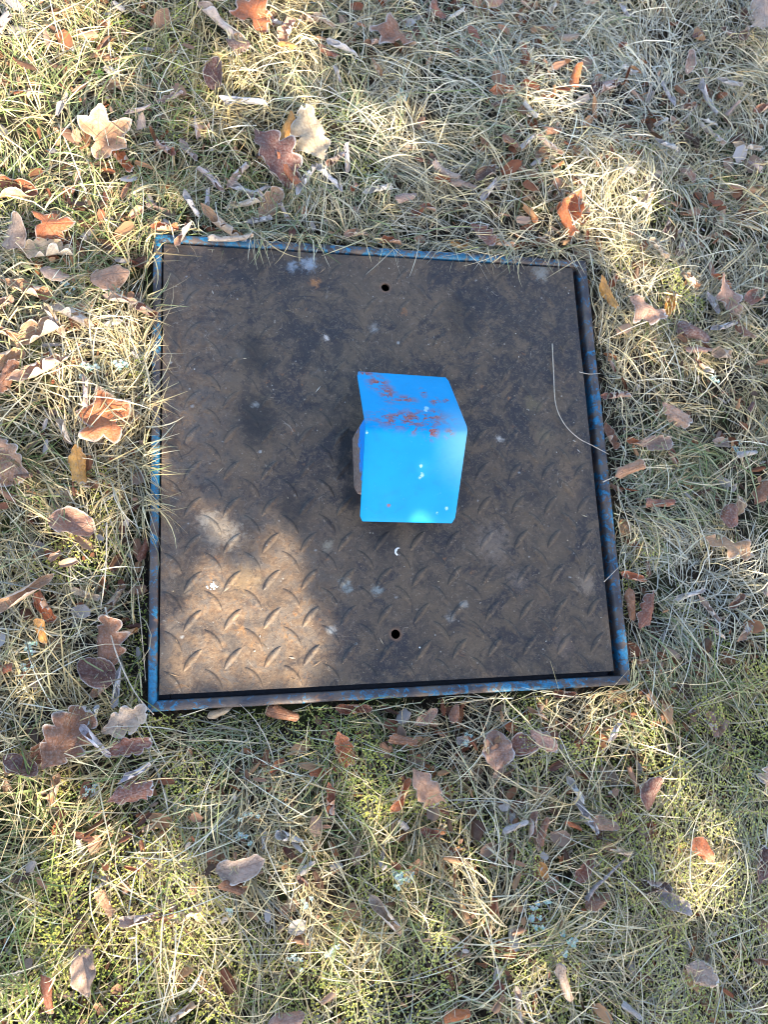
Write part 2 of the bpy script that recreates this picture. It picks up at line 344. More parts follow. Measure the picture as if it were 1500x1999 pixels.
# pattern phase from the treads seen in the lower left
for i in range(-12, 13):
    for j in range(-12, 13):
        for s, off in ((1, 0.), (-1, .5)):
            x = -.282+(i+off)*pitch; y = -.2185+(j+off)*pitch*.985
            if abs(x) > .386 or abs(y) > .388: continue
            if any(math.hypot(x-h[0], y-h[1]) < .022 for h in HOLES): continue
            if -.075 < x < .115 and -.145 < y < .10: continue
            wear = y+.25*x+(vnoise(x, y, 5, 40)-.5)*.25
            k = 2 if wear < -.12 else (1 if wear < .02 or x < -.30 else 0)
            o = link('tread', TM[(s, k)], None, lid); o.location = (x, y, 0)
# bent cover over the centre
zt, zf, zb_ = .050, .140, .034
A, B = back(696, 726, zt), back(873, 738, zt); C_, D = back(713, 832, zf), back(913, 838, zf); E_, G = back(702, 1018, zb_), back(887, 1022, zb_)
def cover_mesh():
    nu, nv = 14, 30; V = []; th = .0032
    for k in range(nv+1):
        t = k/nv
        if t < .42: a = t/.42; l = A*(1-a)+C_*a; r = B*(1-a)+D*a
        else: a = (t-.42)/.58; l = C_*(1-a)+E_*a; r = D*(1-a)+G*a
        f = math.exp(-((t-.42)/.010)**2)*.0012
        for i in range(nu+1):
            s = i/nu; e0 = 0.
            c = max(0, 1-(1-t)*.42/.0001) if False else 0
            ins = 0
            if t > .965: ins = (t-.965)/.035*.028
            if t < .03: ins = (.03-t)/.03*.018
            s2 = ins+s*(1-2*ins); p = l*(1-s2)+r*s2; V.append(p-np.array([0, 0, f]))
    F = [(k*(nu+1)+i, (k+1)*(nu+1)+i, (k+1)*(nu+1)+i+1, k*(nu+1)+i+1) for k in range(nv) for i in range(nu)]
    return np.array(V), F
V, F = cover_mesh(); me = mesh_np('bent_cover', V, F, False)
bm = bmesh.new(); bm.from_mesh(me); bmesh.ops.recalc_face_normals(bm, faces=bm.faces)
if sum(f.normal.z for f in bm.faces) < 0: bmesh.ops.reverse_faces(bm, faces=bm.faces)
geo = bm.faces[:]; r = bmesh.ops.extrude_face_region(bm, geom=geo)
bmesh.ops.translate(bm, verts=[v for v in r['geom'] if isinstance(v, bmesh.types.BMVert)], vec=(0, 0, .0034)); bmesh.ops.recalc_face_normals(bm, faces=bm.faces)
cv = bm_obj('bent_cover', bm, M_cover, lid); bv = cv.modifiers.new('b', 'BEVEL'); bv.width = .0009; bv.segments = 2; bv.limit_method = 'ANGLE'; bv.angle_limit = math.radians(50)
# rusty box housing under the cover: back and front walls plus sides, its top following the cover's slope
hb, hf = back(689, 846, 0), back(690, 957, 0)
x0 = (hb[0]+hf[0])/2; yb, yf = hb[1]+.004, hf[1]-.010; x1 = x0+.150
def zc(y):                                                          # underside of the cover at y
    mA, mC, mE = (A+B)/2, (C_+D)/2, (E_+G)/2
    return (mC[2]+(mA[2]-mC[2])*(y-mC[1])/(mA[1]-mC[1]) if y > mC[1] else mC[2]+(mE[2]-mC[2])*(y-mC[1])/(mE[1]-mC[1]))-.004
bm = bmesh.new(); ys = np.linspace(yf, yb, 9); ring = []
pts = [(x0, y) for y in ys]+[(x, yb) for x in np.linspace(x0, x1, 8)[1:]]+[(x1, y) for y in ys[::-1][1:]]+[(x, yf) for x in np.linspace(x1, x0, 8)[1:-1]]
lo = []; hi = []
for (x, y) in pts:
    cr = (x-(x0+x1)/2)/((x1-x0)/2); ch = .006 if abs(cr) > .99 and (abs(y-yf) < 1e-6 or abs(y-yb) < 1e-6) else 0
    xx = x-math.copysign(ch, cr) if ch else x
    yy = y+(ch if abs(y-yf) < 1e-6 else -ch)*.5
    lo.append(bm.verts.new((xx, yy, 0.0005))); hi.append(bm.verts.new((xx+ (0.004 if xx < .02 else 0), yy, min(zc(yy), .135))))
n = len(lo)
for i in range(n): bm.faces.new((lo[i], lo[(i+1) % n], hi[(i+1) % n], hi[i]))
bmesh.ops.recalc_face_normals(bm, faces=bm.faces)
bm_obj('housing', bm, M_house, lid)

# ------------------------------------------------------------------ leaves: shapes
def srgb(*c): return tuple(((v/255)/12.92 if v/255 < .04045 else ((v/255+.055)/1.055)**2.4) for v in c)
LC = {  # upper side, under side
 'or': (srgb(186, 106, 60), srgb(200, 150, 110)), 'yo': (srgb(214, 152, 76), srgb(214, 170, 120)), 'tn': (srgb(186, 142, 104), srgb(200, 170, 142)),
 'pt': (srgb(212, 184, 154), srgb(210, 190, 168)), 'br': (srgb(140, 92, 62), srgb(184, 148, 120)), 'rb': (srgb(138, 78, 50), srgb(178, 136, 108)),
 'ma': (srgb(104, 60, 48), srgb(164, 134, 116)), 'mv': (srgb(170, 142, 124), srgb(190, 170, 156)), 'gw': (srgb(186, 178, 174), srgb(200, 194, 192)),
 'db': (srgb(88, 60, 48), srgb(142, 118, 108)), 'pk': (srgb(178, 134, 108), srgb(198, 166, 142))}
def leaf_mesh(kind, L, wr, curl, bend, ca, cb, frost, seed):
    r = random.Random(seed); V = []; UV = []; ED = []; F = []
    if kind == 'M':                                                 # palmate maple
        nr, na = 9, 84; lob = [(0, 1.), (1.02, .88), (-1.02, .88), (2.0, .58), (-2.0, .58)]
        jit = [r.uniform(.85, 1.12) for _ in lob]
        for i in range(nr+1):
            q = i/nr
            for j in range(na):
                a = -math.pi+2*math.pi*j/na; rad = .36; best = 9; 
                for (la, lr), jj in zip(lob, jit):
                    d = abs((a-la+math.pi) % (2*math.pi)-math.pi); best = min(best, d)
                    pk = lr*jj*max(0, 1-(d/.72)**.9); rad = max(rad, .36+.64*pk**.85 if pk > 0 else rad)
                    for sd in (-1, 1):
                        d2 = abs((a-la-sd*.26+math.pi) % (2*math.pi)-math.pi)
                        rad = max(rad, lr*jj*(.56+.24*max(0, 1-d2/.15))) if d2 < .15 else rad
                if abs(a) > 2.75: rad *= .45
                rr = rad*q*L*.58
                V.append([rr*math.sin(a), rr*math.cos(a)-L*.02, 0]); UV.append((best*q*1.2, q)); ED.append(q)
        for i in range(nr):
            for j in range(na):
                a = i*na+j; b = i*na+(j+1) % na; F.append((a, b, b+na, a+na))
        hw = L*.5
    else:
        nt, ns = (44, 12) if kind == 'O' else (26, 12)
        n1, ph = r.randint(3, 4), r.random(); as1, as2 = r.uniform(.88, 1.1), r.uniform(.88, 1.1)
        jag = [r.uniform(-1, 1) for _ in range(nt+1)]
        for i in range(nt+1):
            t = i/nt
            for j in range(ns+1):
                s = -1+2*j/ns
                if kind == 'O':
                    env = math.sin(math.pi*min(1, t*.93+.05)**1.25)**.75*(1 if t < .97 else .7)
                    sh = n1*(t+.03*ph)+(.09 if s > 0 else 0)+ph
                    lobe = .50+.50*abs(math.sin(math.pi*sh))**.75
                    w = L*wr*.5*env*lobe*(as1 if s > 0 else as2); yy = t*L+abs(s)**1.5*L*.07*lobe
                elif kind == 'F':
                    env = math.sin(math.pi*min(1, t*.96+.02))**.55; w = L*wr*.5*env*(1+.16*jag[i]+.12*math.sin(t*13+ph*6+s)); yy = t*L+abs(s)*L*.05*jag[(i*7) % nt]
                else:
                    env = math.sin(math.pi*t**(.80+.35*ph))**.72 if 0 < t < 1 else 0
                    w = L*wr*.5*env*(1+.03*jag[i])*(as1 if s > 0 else as2); yy = t*L+abs(s)**2*L*.02
                V.append([s*max(w, .0004), yy-L/2, 0]); UV.append((s*(w/(L*wr*.5)), t)); ED.append(max(abs(s), 0 if t < .97 else 1))
        for i in range(nt):
            for j in range(ns): a = i*(ns+1)+j; F.append((a, a+1, a+ns+2, a+ns+1))
        hw = L*wr*.5
    V = np.array(V, float); x, y = V[:, 0].copy(), V[:, 1].copy()
    sk = r.uniform(-.25, .25)
    xs = x+y*sk*(1 if abs(curl) > 1 else .4)                        # the roll axis is a little off the midrib
    k = curl/hw*(1+.25*np.sin(y/L*4+ph if kind != 'M' else y/L*4)) if curl else np.full_like(x, 1e-6)
    tight = 1+.35*np.abs(xs)/hw*(abs(curl) > 1.4)                    # spiral inwards so that a roll never cuts itself
    ang = k*xs*tight; kk = np.where(np.abs(k) < 1e-6, 1e-6, k*tight)
    X = np.sin(ang)/kk-y*sk*(1 if abs(curl) > 1 else .4); Z = (1-np.cos(ang))/kk
    kb = bend/(L*.5)+1e-7; ab = kb*y; rb = 1/kb
    Y2 = (rb-Z)*np.sin(ab); Z2 = rb-(rb-Z)*np.cos(ab)
    wv = L*.078*(1 if abs(curl) < 1.2 else .45); p = [r.uniform(0, 6.28) for _ in range(6)]; fq = 6.3/L
    Z2 += wv*(np.sin(x*fq*1.1+p[0])*np.sin(y*fq*.8+p[1])+.6*np.sin(x*fq*2.3+y*fq*1.2+p[2])+.4*np.sin(y*fq*2.7-x*fq*1.7+p[3]))*(.35+np.abs(x)/hw)
    ed = np.array(ED); Z2 += ed**4*L*.03*np.sin(y*fq*3+p[4]+x*fq*2)
    P = np.stack([X, Y2, Z2], -1)
    n = len(P); var = np.array([r.uniform(.86, 1.14)]*3)*np.array([1, r.uniform(.95, 1.05), r.uniform(.92, 1.08)])
    fx = np.stack([ed, np.full(n, frost), np.full(n, r.random())], -1)
    me = mesh_np('leaf_blade', P, F, True, {'col_a': np.tile(np.array(ca)*var, (n, 1)), 'col_b': np.tile(np.array(cb)*var, (n, 1)), 'fx': fx}, UV)
    me.materials.append(M_leaf); return me, P
# kind|x|y|length|angle|width ratio|curl|bend|colour|frost   (curl > 1.5: rolled up into a tube)
TXT = '''
R 405 22 62 -20 .5 2.2 .2 mv .4
R 432 62 112 -38 .45 2.4 .3 pt .3
M 495 45 100 70 1 .5 .3 or .05
V 415 155 62 80 .8 .5 .3 ma .3
F 465 113 48 30 .8 .6 .2 db .3
R 475 212 82 -5 .5 2.6 .1 gw .5
R 333 200 48 25 .4 2.2 .2 mv .5
R 268 220 52 35 .4 2.2 .2 mv .4
V 275 240 38 80 .6 .6 .2 pt .3
M 208 278 118 35 1 .9 .6 tn .1
O 240 318 60 -50 .8 .9 .3 or .1
F 322 296 52 -40 .7 1.0 .3 rb .3
R 368 298 52 -60 .5 2.0 .3 mv .5
R 385 255 46 88 .45 2.2 .2 mv .5
V 28 378 84 -15 .85 .7 .3 rb .05
V 33 467 66 80 .7 .5 .2 mv .2
M 108 453 84 10 .95 .6 .4 or .05
O 92 495 88 -5 .7 .7 .3 pt .2
R 373 400 54 -68 .45 2.3 .3 gw .6
R 404 387 46 78 .5 2.0 .2 gw .5
R 410 352 58 -35 .5 1.9 .3 mv .5
R 468 342 62 50 .45 2.3 .3 mv .5
R 478 371 64 -15 .4 2.4 .3 gw .5
R 476 395 74 16 .45 2.3 .3 pt .4
R 437 445 96 -42 .4 2.2 .5 tn .2
F 450 479 82 8 .42 1.5 .3 pt .1
R 358 463 54 60 .5 1.9 .2 tn .2
F 322 452 48 10 .7 .9 .3 or .1
F 8 68 58 70 .7 1.0 .2 pt .2
M 766 66 104 100 1 .45 .3 br .2
F 725 92 38 20 .7 .9 .2 tn .1
F 557 82 52 70 .8 .7 .2 pk .3
R 538 58 40 -3 .5 1.9 .1 gw .4
F 606 42 48 20 .7 1.0 .2 pk .3
R 632 50 46 -30 .5 1.8 .2 pt .4
F 560 108 38 -10 .6 1. .2 yo .1
V 855 22 46 -60 .8 .6 .2 rb .3
R 888 33 50 45 .45 2.2 .2 gw .6
O 928 72 54 -55 .6 .8 .3 rb .3
V 960 5 52 0 .7 .5 .2 pk .4
R 665 115 66 -32 .4 2.1 .2 gw .6
V 640 116 44 -20 .6 .9 .2 rb .2
R 732 149 38 -62 .5 1.7 .2 tn .2
R 655 160 36 -65 .5 2.0 .2 gw .4
O 542 318 122 -55 .75 .9 .5 ma .3
F 562 342 70 -60 .6 1.1 .3 or .2
O 603 284 108 108 .72 .5 .4 pt .2
V 558 262 60 75 .7 .8 .2 yo .05
R 597 357 74 62 .4 2.4 .2 gw .6
R 640 357 70 -52 .42 2.4 .2 gw .6
F 655 315 56 35 .8 1.6 .3 pk .5
R 675 325 58 80 .4 2.2 .3 gw .5
O 530 392 68 50 .8 .6 .3 tn .4
R 506 372 48 30 .5 2.1 .2 gw .5
R 506 424 44 10 .5 2.2 .2 gw .6
R 553 408 44 -58 .5 2.1 .2 mv .6
V 690 372 28 70 .7 1.0 .2 or .1
R 735 378 54 18 .45 2.0 .2 gw .6
F 866 344 62 -40 .7 1.6 .4 mv .6
F 902 361 56 -20 .7 1.4 .4 mv .5
V 945 345 58 40 .7 .8 .3 db .3
R 950 380 52 60 .5 1.9 .3 gw .6
V 789 394 44 20 .7 .8 .2 mv .4
V 838 405 36 -10 .6 .8 .2 rb .3
O 940 463 68 -55 .7 .6 .3 rb .4
F 897 477 34 0 .7 .8 .2 yo .1
R 975 483 48 -5 .4 1.6 .2 tn .2
F 765 467 42 -5 .6 .8 .2 or .1
F 695 459 46 10 .6 .8 .2 pk .2
R 975 193 52 10 .6 1.6 .2 or .1
V 990 288 40 -40 .7 .8 .2 br .3
F 967 216 32 10 .6 .8 .2 db .2
F 1018 113 54 -80 .55 .8 .2 or .2
V 1114 170 54 75 .75 .8 .4 or .05
F 1175 180 64 30 .85 1.1 .4 ma .5
V 1217 145 36 -10 .5 .9 .2 gw .8
V 1030 226 44 -62 .7 1.4 .2 gw .8
F 1068 270 48 10 .7 .9 .2 br .3
R 1020 297 42 58 .4 2.1 .2 gw .6
R 1060 298 68 -32 .4 2.3 .3 pk .5
V 1345 124 52 78 .65 .6 .2 mv .6
R 1303 188 58 -75 .4 2.3 .2 gw .7
R 1385 190 86 -74 .42 2.4 .5 gw .5
R 1422 165 58 -15 .45 2.1 .5 gw .7
V 1345 207 38 20 .7 .8 .2 br .3
R 1386 236 38 -22 .5 2.2 .2 gw .6
F 1432 212 44 40 .6 1.4 .3 mv .5
R 1285 246 38 22 .45 2.3 .2 gw .8
R 1296 290 50 -32 .5 2.2 .2 gw .9
R 1390 260 72 -38 .4 2.3 .2 mv .6
R 1456 291 66 -8 .38 2.1 .4 pt .6
V 1345 340 44 -40 .65 .6 .2 pk .4
O 1478 50 112 80 .7 .9 .5 mv .5
F 1450 75 60 60 .7 .8 .3 br .3
V 1494 208 44 20 .7 .8 .2 rb .3
F 1453 270 28 60 .8 .8 .2 br .3
R 1466 336 32 -50 .6 1.5 .2 mv .6
R 1265 382 48 66 .35 1.7 .2 pt .4
R 1244 400 60 -24 .4 1.9 .2 pt .5
M 1106 410 92 60 .95 .8 .5 or 0
O 1100 440 70 -70 .75 .8 .4 or 0
V 1142 425 46 60 .7 .7 .2 br .2
V 1305 439 48 66 .5 .9 .2 ma .4
F 1332 482 52 50 .7 .9 .3 mv .4
F 1283 490 58 -35 .6 1.2 .3 pt .2
F 1215 92 30 30 .7 .8 .2 rb .3
F 1104 82 40 -10 .7 .8 .2 mv .4
R 1079 20 34 60 .5 1.7 .2 gw .7
R 1215 28 34 -60 .5 1.9 .2 gw .7
V 1152 5 56 0 .6 .7 .2 mv .4
V 1417 68 42 -10 .6 .7 .2 db .3
V 1366 66 34 20 .6 .7 .2 ma .3
V 1080 336 26 10 .7 .8 .2 or .1
V 110 543 48 -10 .7 .5 .2 mv .2
O 58 567 88 -15 .6 .8 .3 tn .1
V 217 552 68 20 .95 .5 .3 pk .15
R 237 591 52 -8 .5 1.8 .3 pt .2
F 8 598 40 50 .7 .7 .2 pk .2
R 14 656 50 -18 .5 1.6 .2 tn .1
R 110 634 64 -62 .45 1.8 .3 pt .3
R 145 628 70 -28 .5 2.0 .2 pt .2
O 75 655 92 20 .65 .7 .3 tn .3
V 65 629 30 20 .8 .7 .2 ma .1
R 82 730 92 26 .45 2.0 .3 pk .2
V 14 708 66 30 .7 .7 .2 tn .2
F 16 745 60 60 .7 .7 .2 br .2
R 169 766 54 -84 .4 2.4 .1 mv .5
M 200 814 112 165 1 .45 .3 or .1
R 125 842 50 -58 .5 1.8 .3 pt .3
O 15 903 84 -60 .9 .4 .2 pk .35
O 150 908 66 -78 .8 .7 .3 yo .1
F 48 932 28 0 .6 .7 .2 br .2
F 285 612 46 -20 .7 .8 .2 rb .1
O 1182 582 70 -65 .7 1.2 .4 yo 0
F 1200 546 34 60 .8 .8 .2 or .1
V 1395 518 36 80 .6 .7 .2 pk .4
R 1414 546 54 -28 .5 1.6 .2 or .1
F 1350 548 52 -20 .7 .9 .2 tn .1
O 1254 614 84 -18 .8 .4 .3 pk .45
O 1306 595 66 60 .75 .7 .4 yo 0
O 1422 588 104 -68 .55 .6 .3 pk .4
R 1395 590 44 -65 .5 1.7 .2 gw .6
V 1470 585 62 20 .8 .7 .2 rb .35
O 1442 640 68 -55 .6 .7 .3 br .3
F 1346 655 70 -20 .9 .9 .5 ma .5
R 1406 641 68 16 .4 1.9 .4 gw .7
F 1396 700 50 0 .75 .8 .3 pt .1
F 1352 690 48 -10 .6 .9 .2 pk .4
V 1360 717 32 -40 .6 .8 .2 rb .3
V 1380 727 26 -20 .7 .8 .2 gw .5
R 1200 774 56 -3 .5 2.1 .1 rb .4
V 1196 716 34 -70 .6 .8 .2 rb .2
O 1315 815 64 -50 .8 .6 .2 pk .45
O 1195 850 60 -78 .6 .7 .3 br .1
O 1218 920 60 20 .8 .8 .4 tn .1
O 1278 868 66 -5 .65 .5 .2 mv .3
V 1240 862 32 -20 .7 .7 .2 or .1
V 1317 891 46 -80 .6 .8 .3 rb .3
V 1411 864 44 -10 .7 .6 .2 mv .5
F 1455 888 44 20 .6 1.0 .3 gw .8
V 1465 796 26 60 .7 .8 .2 ma .3
O 1487 962 58 50 .8 .6 .3 br .1
F 1280 984 62 5 .6 .9 .3 rb .3
V 1420 1010 60 60 .85 .6 .4 rb .4
V 1442 985 48 70 .7 .5 .2 tn .3
O 1416 1072 106 -18 .5 .4 .3 tn .25
F 1267 1110 30 80 .6 .8 .2 br .2
R 1237 1126 48 -20 .5 1.3 .2 or .2
V 1233 1180 62 -80 .6 .8 .3 br .2
O 1260 1190 84 50 .7 .8 .3 rb .2
R 1338 1162 58 16 .4 1.9 .2 gw .7
R 1382 1190 60 -52 .35 1.9 .2 mv .6
V 1436 1174 42 30 .7 .7 .2 br .2
F 1489 1152 34 60 .7 .8 .2 mv .7
R 1450 1235 46 36 .5 1.3 .2 tn .3
R 1395 1238 38 -34 .4 1.6 .2 mv .5
F 1390 1414 48 -72 .6 .8 .3 pk .5
F 1104 1354 40 -5 .6 .7 .2 rb .1
R 1052 1392 38 -38 .4 1.4 .2 tn .1
O 1063 1447 58 -40 .7 .5 .3 pk .5
V 1030 1452 54 5 .85 .4 .2 rb .5
V 1205 1431 44 48 .5 1.0 .3 gw .5
F 1257 1291 34 0 .5 .8 .2 tn .2
V 973 1465 66 80 .95 .25 .15 pk .4
F 552 1392 56 -15 .7 .8 .3 br .1
F 693 1384 60 -5 .5 .7 .2 rb .1
O 672 1463 62 -70 .75 .6 .3 or .15
V 836 1400 46 30 .6 .5 .2 pk .4
V 890 1394 34 70 .7 .6 .2 br .2
F 786 1444 48 -10 .7 .7 .3 br .2
V 430 1391 44 22 .5 .7 .2 pt .3
V 136 1019 76 -15 .72 .4 .3 pk .3
V 276 1070 44 80 .6 .7 .2 rb .1
O 219 1258 92 85 .7 .3 .2 br .25
V 247 1233 30 20 .8 .9 .2 yo .1
V 188 1313 66 150 .85 .4 .2 ma .2
V 200 1340 52 35 .7 1.2 .2 tn .3
R 227 1340 62 80 .4 2.2 .2 gw .7
O 245 1407 78 22 .75 .4 .2 pt .35
O 140 1434 100 55 .85 .6 .4 br .25
O 85 1467 66 40 .8 .5 .3 br .3
V 45 1490 60 -30 .7 .6 .2 ma .3
O 250 1457 72 12 .6 .5 .3 rb .5
R 188 1445 62 -50 .4 2.0 .3 gw .8
R 181 1408 46 65 .45 2.0 .2 gw .8
F 85 1183 52 -60 .7 .7 .2 or .2
R 42 1158 98 28 .35 1.6 .3 tn .15
R 160 1158 46 -22 .4 1.5 .2 pt .1
F 218 1163 52 50 .7 1.3 .4 tn .2
V 81 1233 42 -70 .7 .8 .3 yo .1
V 8 1308 38 20 .7 .7 .2 rb .1
V 106 1541 50 76 .6 .8 .2 tn .1
O 256 1546 70 15 .75 .6 .3 rb .5
R 262 1508 52 35 .4 2.0 .4 gw .8
V 468 1691 76 10 .65 .5 .3 mv .4
F 270 1793 54 5 .6 .9 .2 mv .3
V 365 1784 48 12 .6 .8 .3 pt .1
F 206 1757 40 -60 .8 .9 .3 tn .1
V 162 1897 68 -82 .6 .45 .2 mv .1
V 92 1937 58 -70 .6 .8 .3 rb .1
F 348 1981 50 20 .6 1.1 .4 pt .3
V 450 1727 40 -20 .7 .7 .2 br .1
F 631 1507 44 0 .6 .8 .3 or .1
O 645 1560 58 -80 .6 .9 .3 rb .1
O 832 1536 76 -55 .75 .4 .3 pk .2
V 781 1551 60 55 .5 .8 .3 or .1
F 564 1629 50 -10 .7 1.3 .5 gw .8
V 842 1626 38 -20 .6 .6 .2 rb .2
V 592 1717 30 -40 .6 .7 .2 ma .2
R 752 1782 76 -52 .4 1.6 .3 mv .5
F 890 1982 44 5 .6 .6 .2 or .1
V 556 1990 58 10 .6 .6 .2 pk .3
V 745 1670 36 80 .35 .7 .2 gw .3
R 1122 1542 52 -60 .5 1.8 .2 gw .7
R 1146 1594 62 -60 .38 2.2 .1 gw .6
V 1266 1546 60 60 .85 .6 .2 ma .2
O 1493 1518 84 -82 .6 .4 .2 mv .6
V 1043 1614 54 72 .5 .7 .2 pk .3
V 1060 1622 48 62 .55 .7 .2 br .2
V 1121 1612 34 -28 .5 .8 .2 or .1
V 1181 1606 48 -22 .6 .5 .2 pk .4
R 1206 1657 50 -14 .5 1.8 .3 tn .4
V 1366 1656 54 -52 .75 .6 .3 or .1
O 1480 1682 66 55 .7 .7 .4 ma .4
R 1145 1697 52 55 .55 1.2 .2 rb .3
V 1171 1763 50 12 .7 .5 .3 br .25
V 1059 1698 28 -70 .8 .6 .2 yo .1
F 1272 1726 64 -20 .7 .9 .3 db .3
V 1319 1762 62 -35 .65 .6 .2 gw .5
O 1365 1900 54 -30 .85 .3 .2 mv .4
V 1095 1911 80 -66 .42 .7 .2 mv .5
F 1495 1808 34 60 .7 .6 .2 pk .4
V 1487 1872 36 0 .6 .7 .2 br .2
F 1227 1968 34 -40 .6 .7 .2 gw .5
R 1006 1956 64 -82 .35 1.9 .3 pt .4
V 1004 1614 48 22 .4 .7 .2 gw .3
'''
LV = []
for ln in TXT.strip().splitlines():
    k, *v, c, fr_ = ln.split(); LV.append((k, *map(float, v), c, float(fr_)))
NM = {'M': 'maple_leaf', 'O': 'oak_leaf', 'V': 'fallen_leaf', 'F': 'crumpled_leaf', 'R': 'rolled_leaf'}
CW = {'or': 'orange', 'yo': 'yellow-orange', 'tn': 'tan', 'pt': 'pale tan', 'br': 'brown', 'rb': 'reddish brown', 'ma': 'dark maroon', 'mv': 'mauve-grey', 'gw': 'greyish white', 'db': 'dark brown', 'pk': 'pinkish brown'}
KW = {'M': 'maple leaf', 'O': 'lobed oak leaf', 'V': 'oval leaf', 'F': 'crumpled leaf', 'R': 'leaf roll'}
ANCH = {(208, 278): ('the crumpled tan maple leaf', 'large crumpled tan maple leaf in the sunny straw at upper left'),
 (495, 45): ('the top orange maple leaf', 'orange maple leaf in the sun near the top edge'),
 (766, 66): ('the flat brown maple leaf', 'flat brown maple leaf lying on frosty grass at the top middle'),
 (603, 284): ('the pale oak leaf pile', 'pale oak leaf spread fan-like on top of the leaf pile above the hatch'),
 (1106, 410): ('the bright orange maple pair', 'upper bright orange maple leaf above the hatch\'s top right corner'),
 (1100, 440): (None, 'lower bright orange lobed leaf overlapping an orange maple leaf, above hatch top right corner'),
 (1478, 50): ('the big top-corner leaf', 'big mauve-grey folded leaf in the top right corner'),
 (1385, 190): ('the long white twisted roll', 'long greyish white twisted leaf roll standing among frosty grass at upper right'),
 (1422, 588): ('the long pinkish oak leaf', 'long pinkish oak leaf pointing down, right of the hatch\'s upper corner'),
 (1254, 614): ('the frosted pinkish oak leaf', 'broad frosted pinkish oak leaf just right of the hatch frame'),
 (1346, 655): (None, 'dark maroon crumpled leaf with whitish rims right of the hatch'),
 (1416, 1072): ('the bow-shaped tan oak leaf', 'tan oak leaf shaped like a bow on frosty grass at right'),
 (1420, 1010): (None, 'leathery reddish brown leaf with a pale lower rim above the tan bow-shaped oak leaf'),
 (1200, 774): ('the red-brown roll by the frame', 'reddish brown leaf roll poking out from the right side of the frame'),
 (1260, 1190): ('the red-brown oak leaf by the frame', 'red-brown oak leaf in the hollow beside the frame\'s lower right side'),
 (973, 1465): ('the round leaf with holes', 'round pinkish leaf with tiny holes lying below the hatch'),
 (200, 814): ('the pointed orange maple leaf', 'pointed orange maple leaf on the grass left of the hatch'),
 (58, 567): (None, 'long curved tan oak leaf near the left edge'),
 (75, 655): ('the tan oak leaf with rolls', 'tan oak leaf lying under two pale leaf rolls at left'),
 (28, 378): ('the reddish leaf at left edge', 'reddish brown oval leaf cut by the left edge of the view'),
 (136, 1019): ('the flat pinkish oval leaf', 'flat pinkish brown oval leaf left of the hatch'),
 (219, 1258): ('the upright brown oak leaf', 'brown oak leaf standing with rounded lobes in the hollow left of the frame'),
 (245, 1407): ('the pale oak leaf at the corner', 'pale tan oak leaf at the bottom left corner of the frame'),
 (140, 1434): ('the big brown folded leaf', 'big brown folded oak leaf below the hatch\'s lower left corner'),
 (162, 1897): ('the dark grey oval leaf', 'mauve-grey oval leaf lying on yellow straw at lower left'),
 (468, 1691): ('the mauve leaf in the moss', 'mauve-grey oval leaf half under straw on green moss at lower left'),
 (672, 1463): ('the orange leaf below the frame', 'orange oak leaf standing in the grass below the frame'),
 (832, 1536): ('the pinkish square leaf', 'pinkish brown squarish oak leaf in the grass below the hatch'),
 (1171, 1763): ('the brown leaf by the stick', 'brown oval leaf at the lower end of the grey stick'),
 (1319, 1762): ('the grey oval leaf in moss', 'greyish white oval leaf at the edge of bright moss, lower right'),
 (1266, 1546): ('the maroon oval leaf', 'dark maroon oval leaf in sunny moss at right below the hatch'),
 (1095, 1911): ('the long mauve leaf', 'long narrow mauve-grey leaf near the bottom right'),
 (1365, 1900): (None, 'small mauve-grey lobed leaf with toothed rim near the bottom right corner'),
 (1493, 1518): ('the mauve leaf at right edge', 'mauve-grey frosted leaf cut by the right edge below the hatch'),
 (542, 318): (None, 'dark maroon oak leaf at the left side of the leaf pile above the hatch')}
GRP = 'fallen leaves scattered over the frosty grass'
used = set()
def direction(dx, dy):
    a = math.degrees(math.atan2(-dy, dx)) % 360
    return ['right of', 'up and right of', 'above', 'up and left of', 'left of', 'down and left of', 'below', 'down and right of'][int((a+22.5)//45) % 8]
def auto_label(k, x, y, L, c, n):
    size = 'small ' if L < 42 else ('large ' if L > 88 else '')
    base = f'{size}{CW[c]} {KW[k]}'
    c_ = sorted((math.hypot(x-ax, y-ay), ax, ay, v[0]) for (ax, ay), v in ANCH.items() if v[0] and (ax, ay) != (x, y))
    for d, ax, ay, ph in c_[:4]:
        dist = 'touching and ' if d < 42 else ('just ' if d < 95 else ('' if d < 190 else 'farther '))
        l = f'{base} {dist}{direction(x-ax, y-ay)} {ph}'
        if l not in used: used.add(l); return l
    return l
LEAFPTS = []
def bilin(x, y): return gh(x, y)
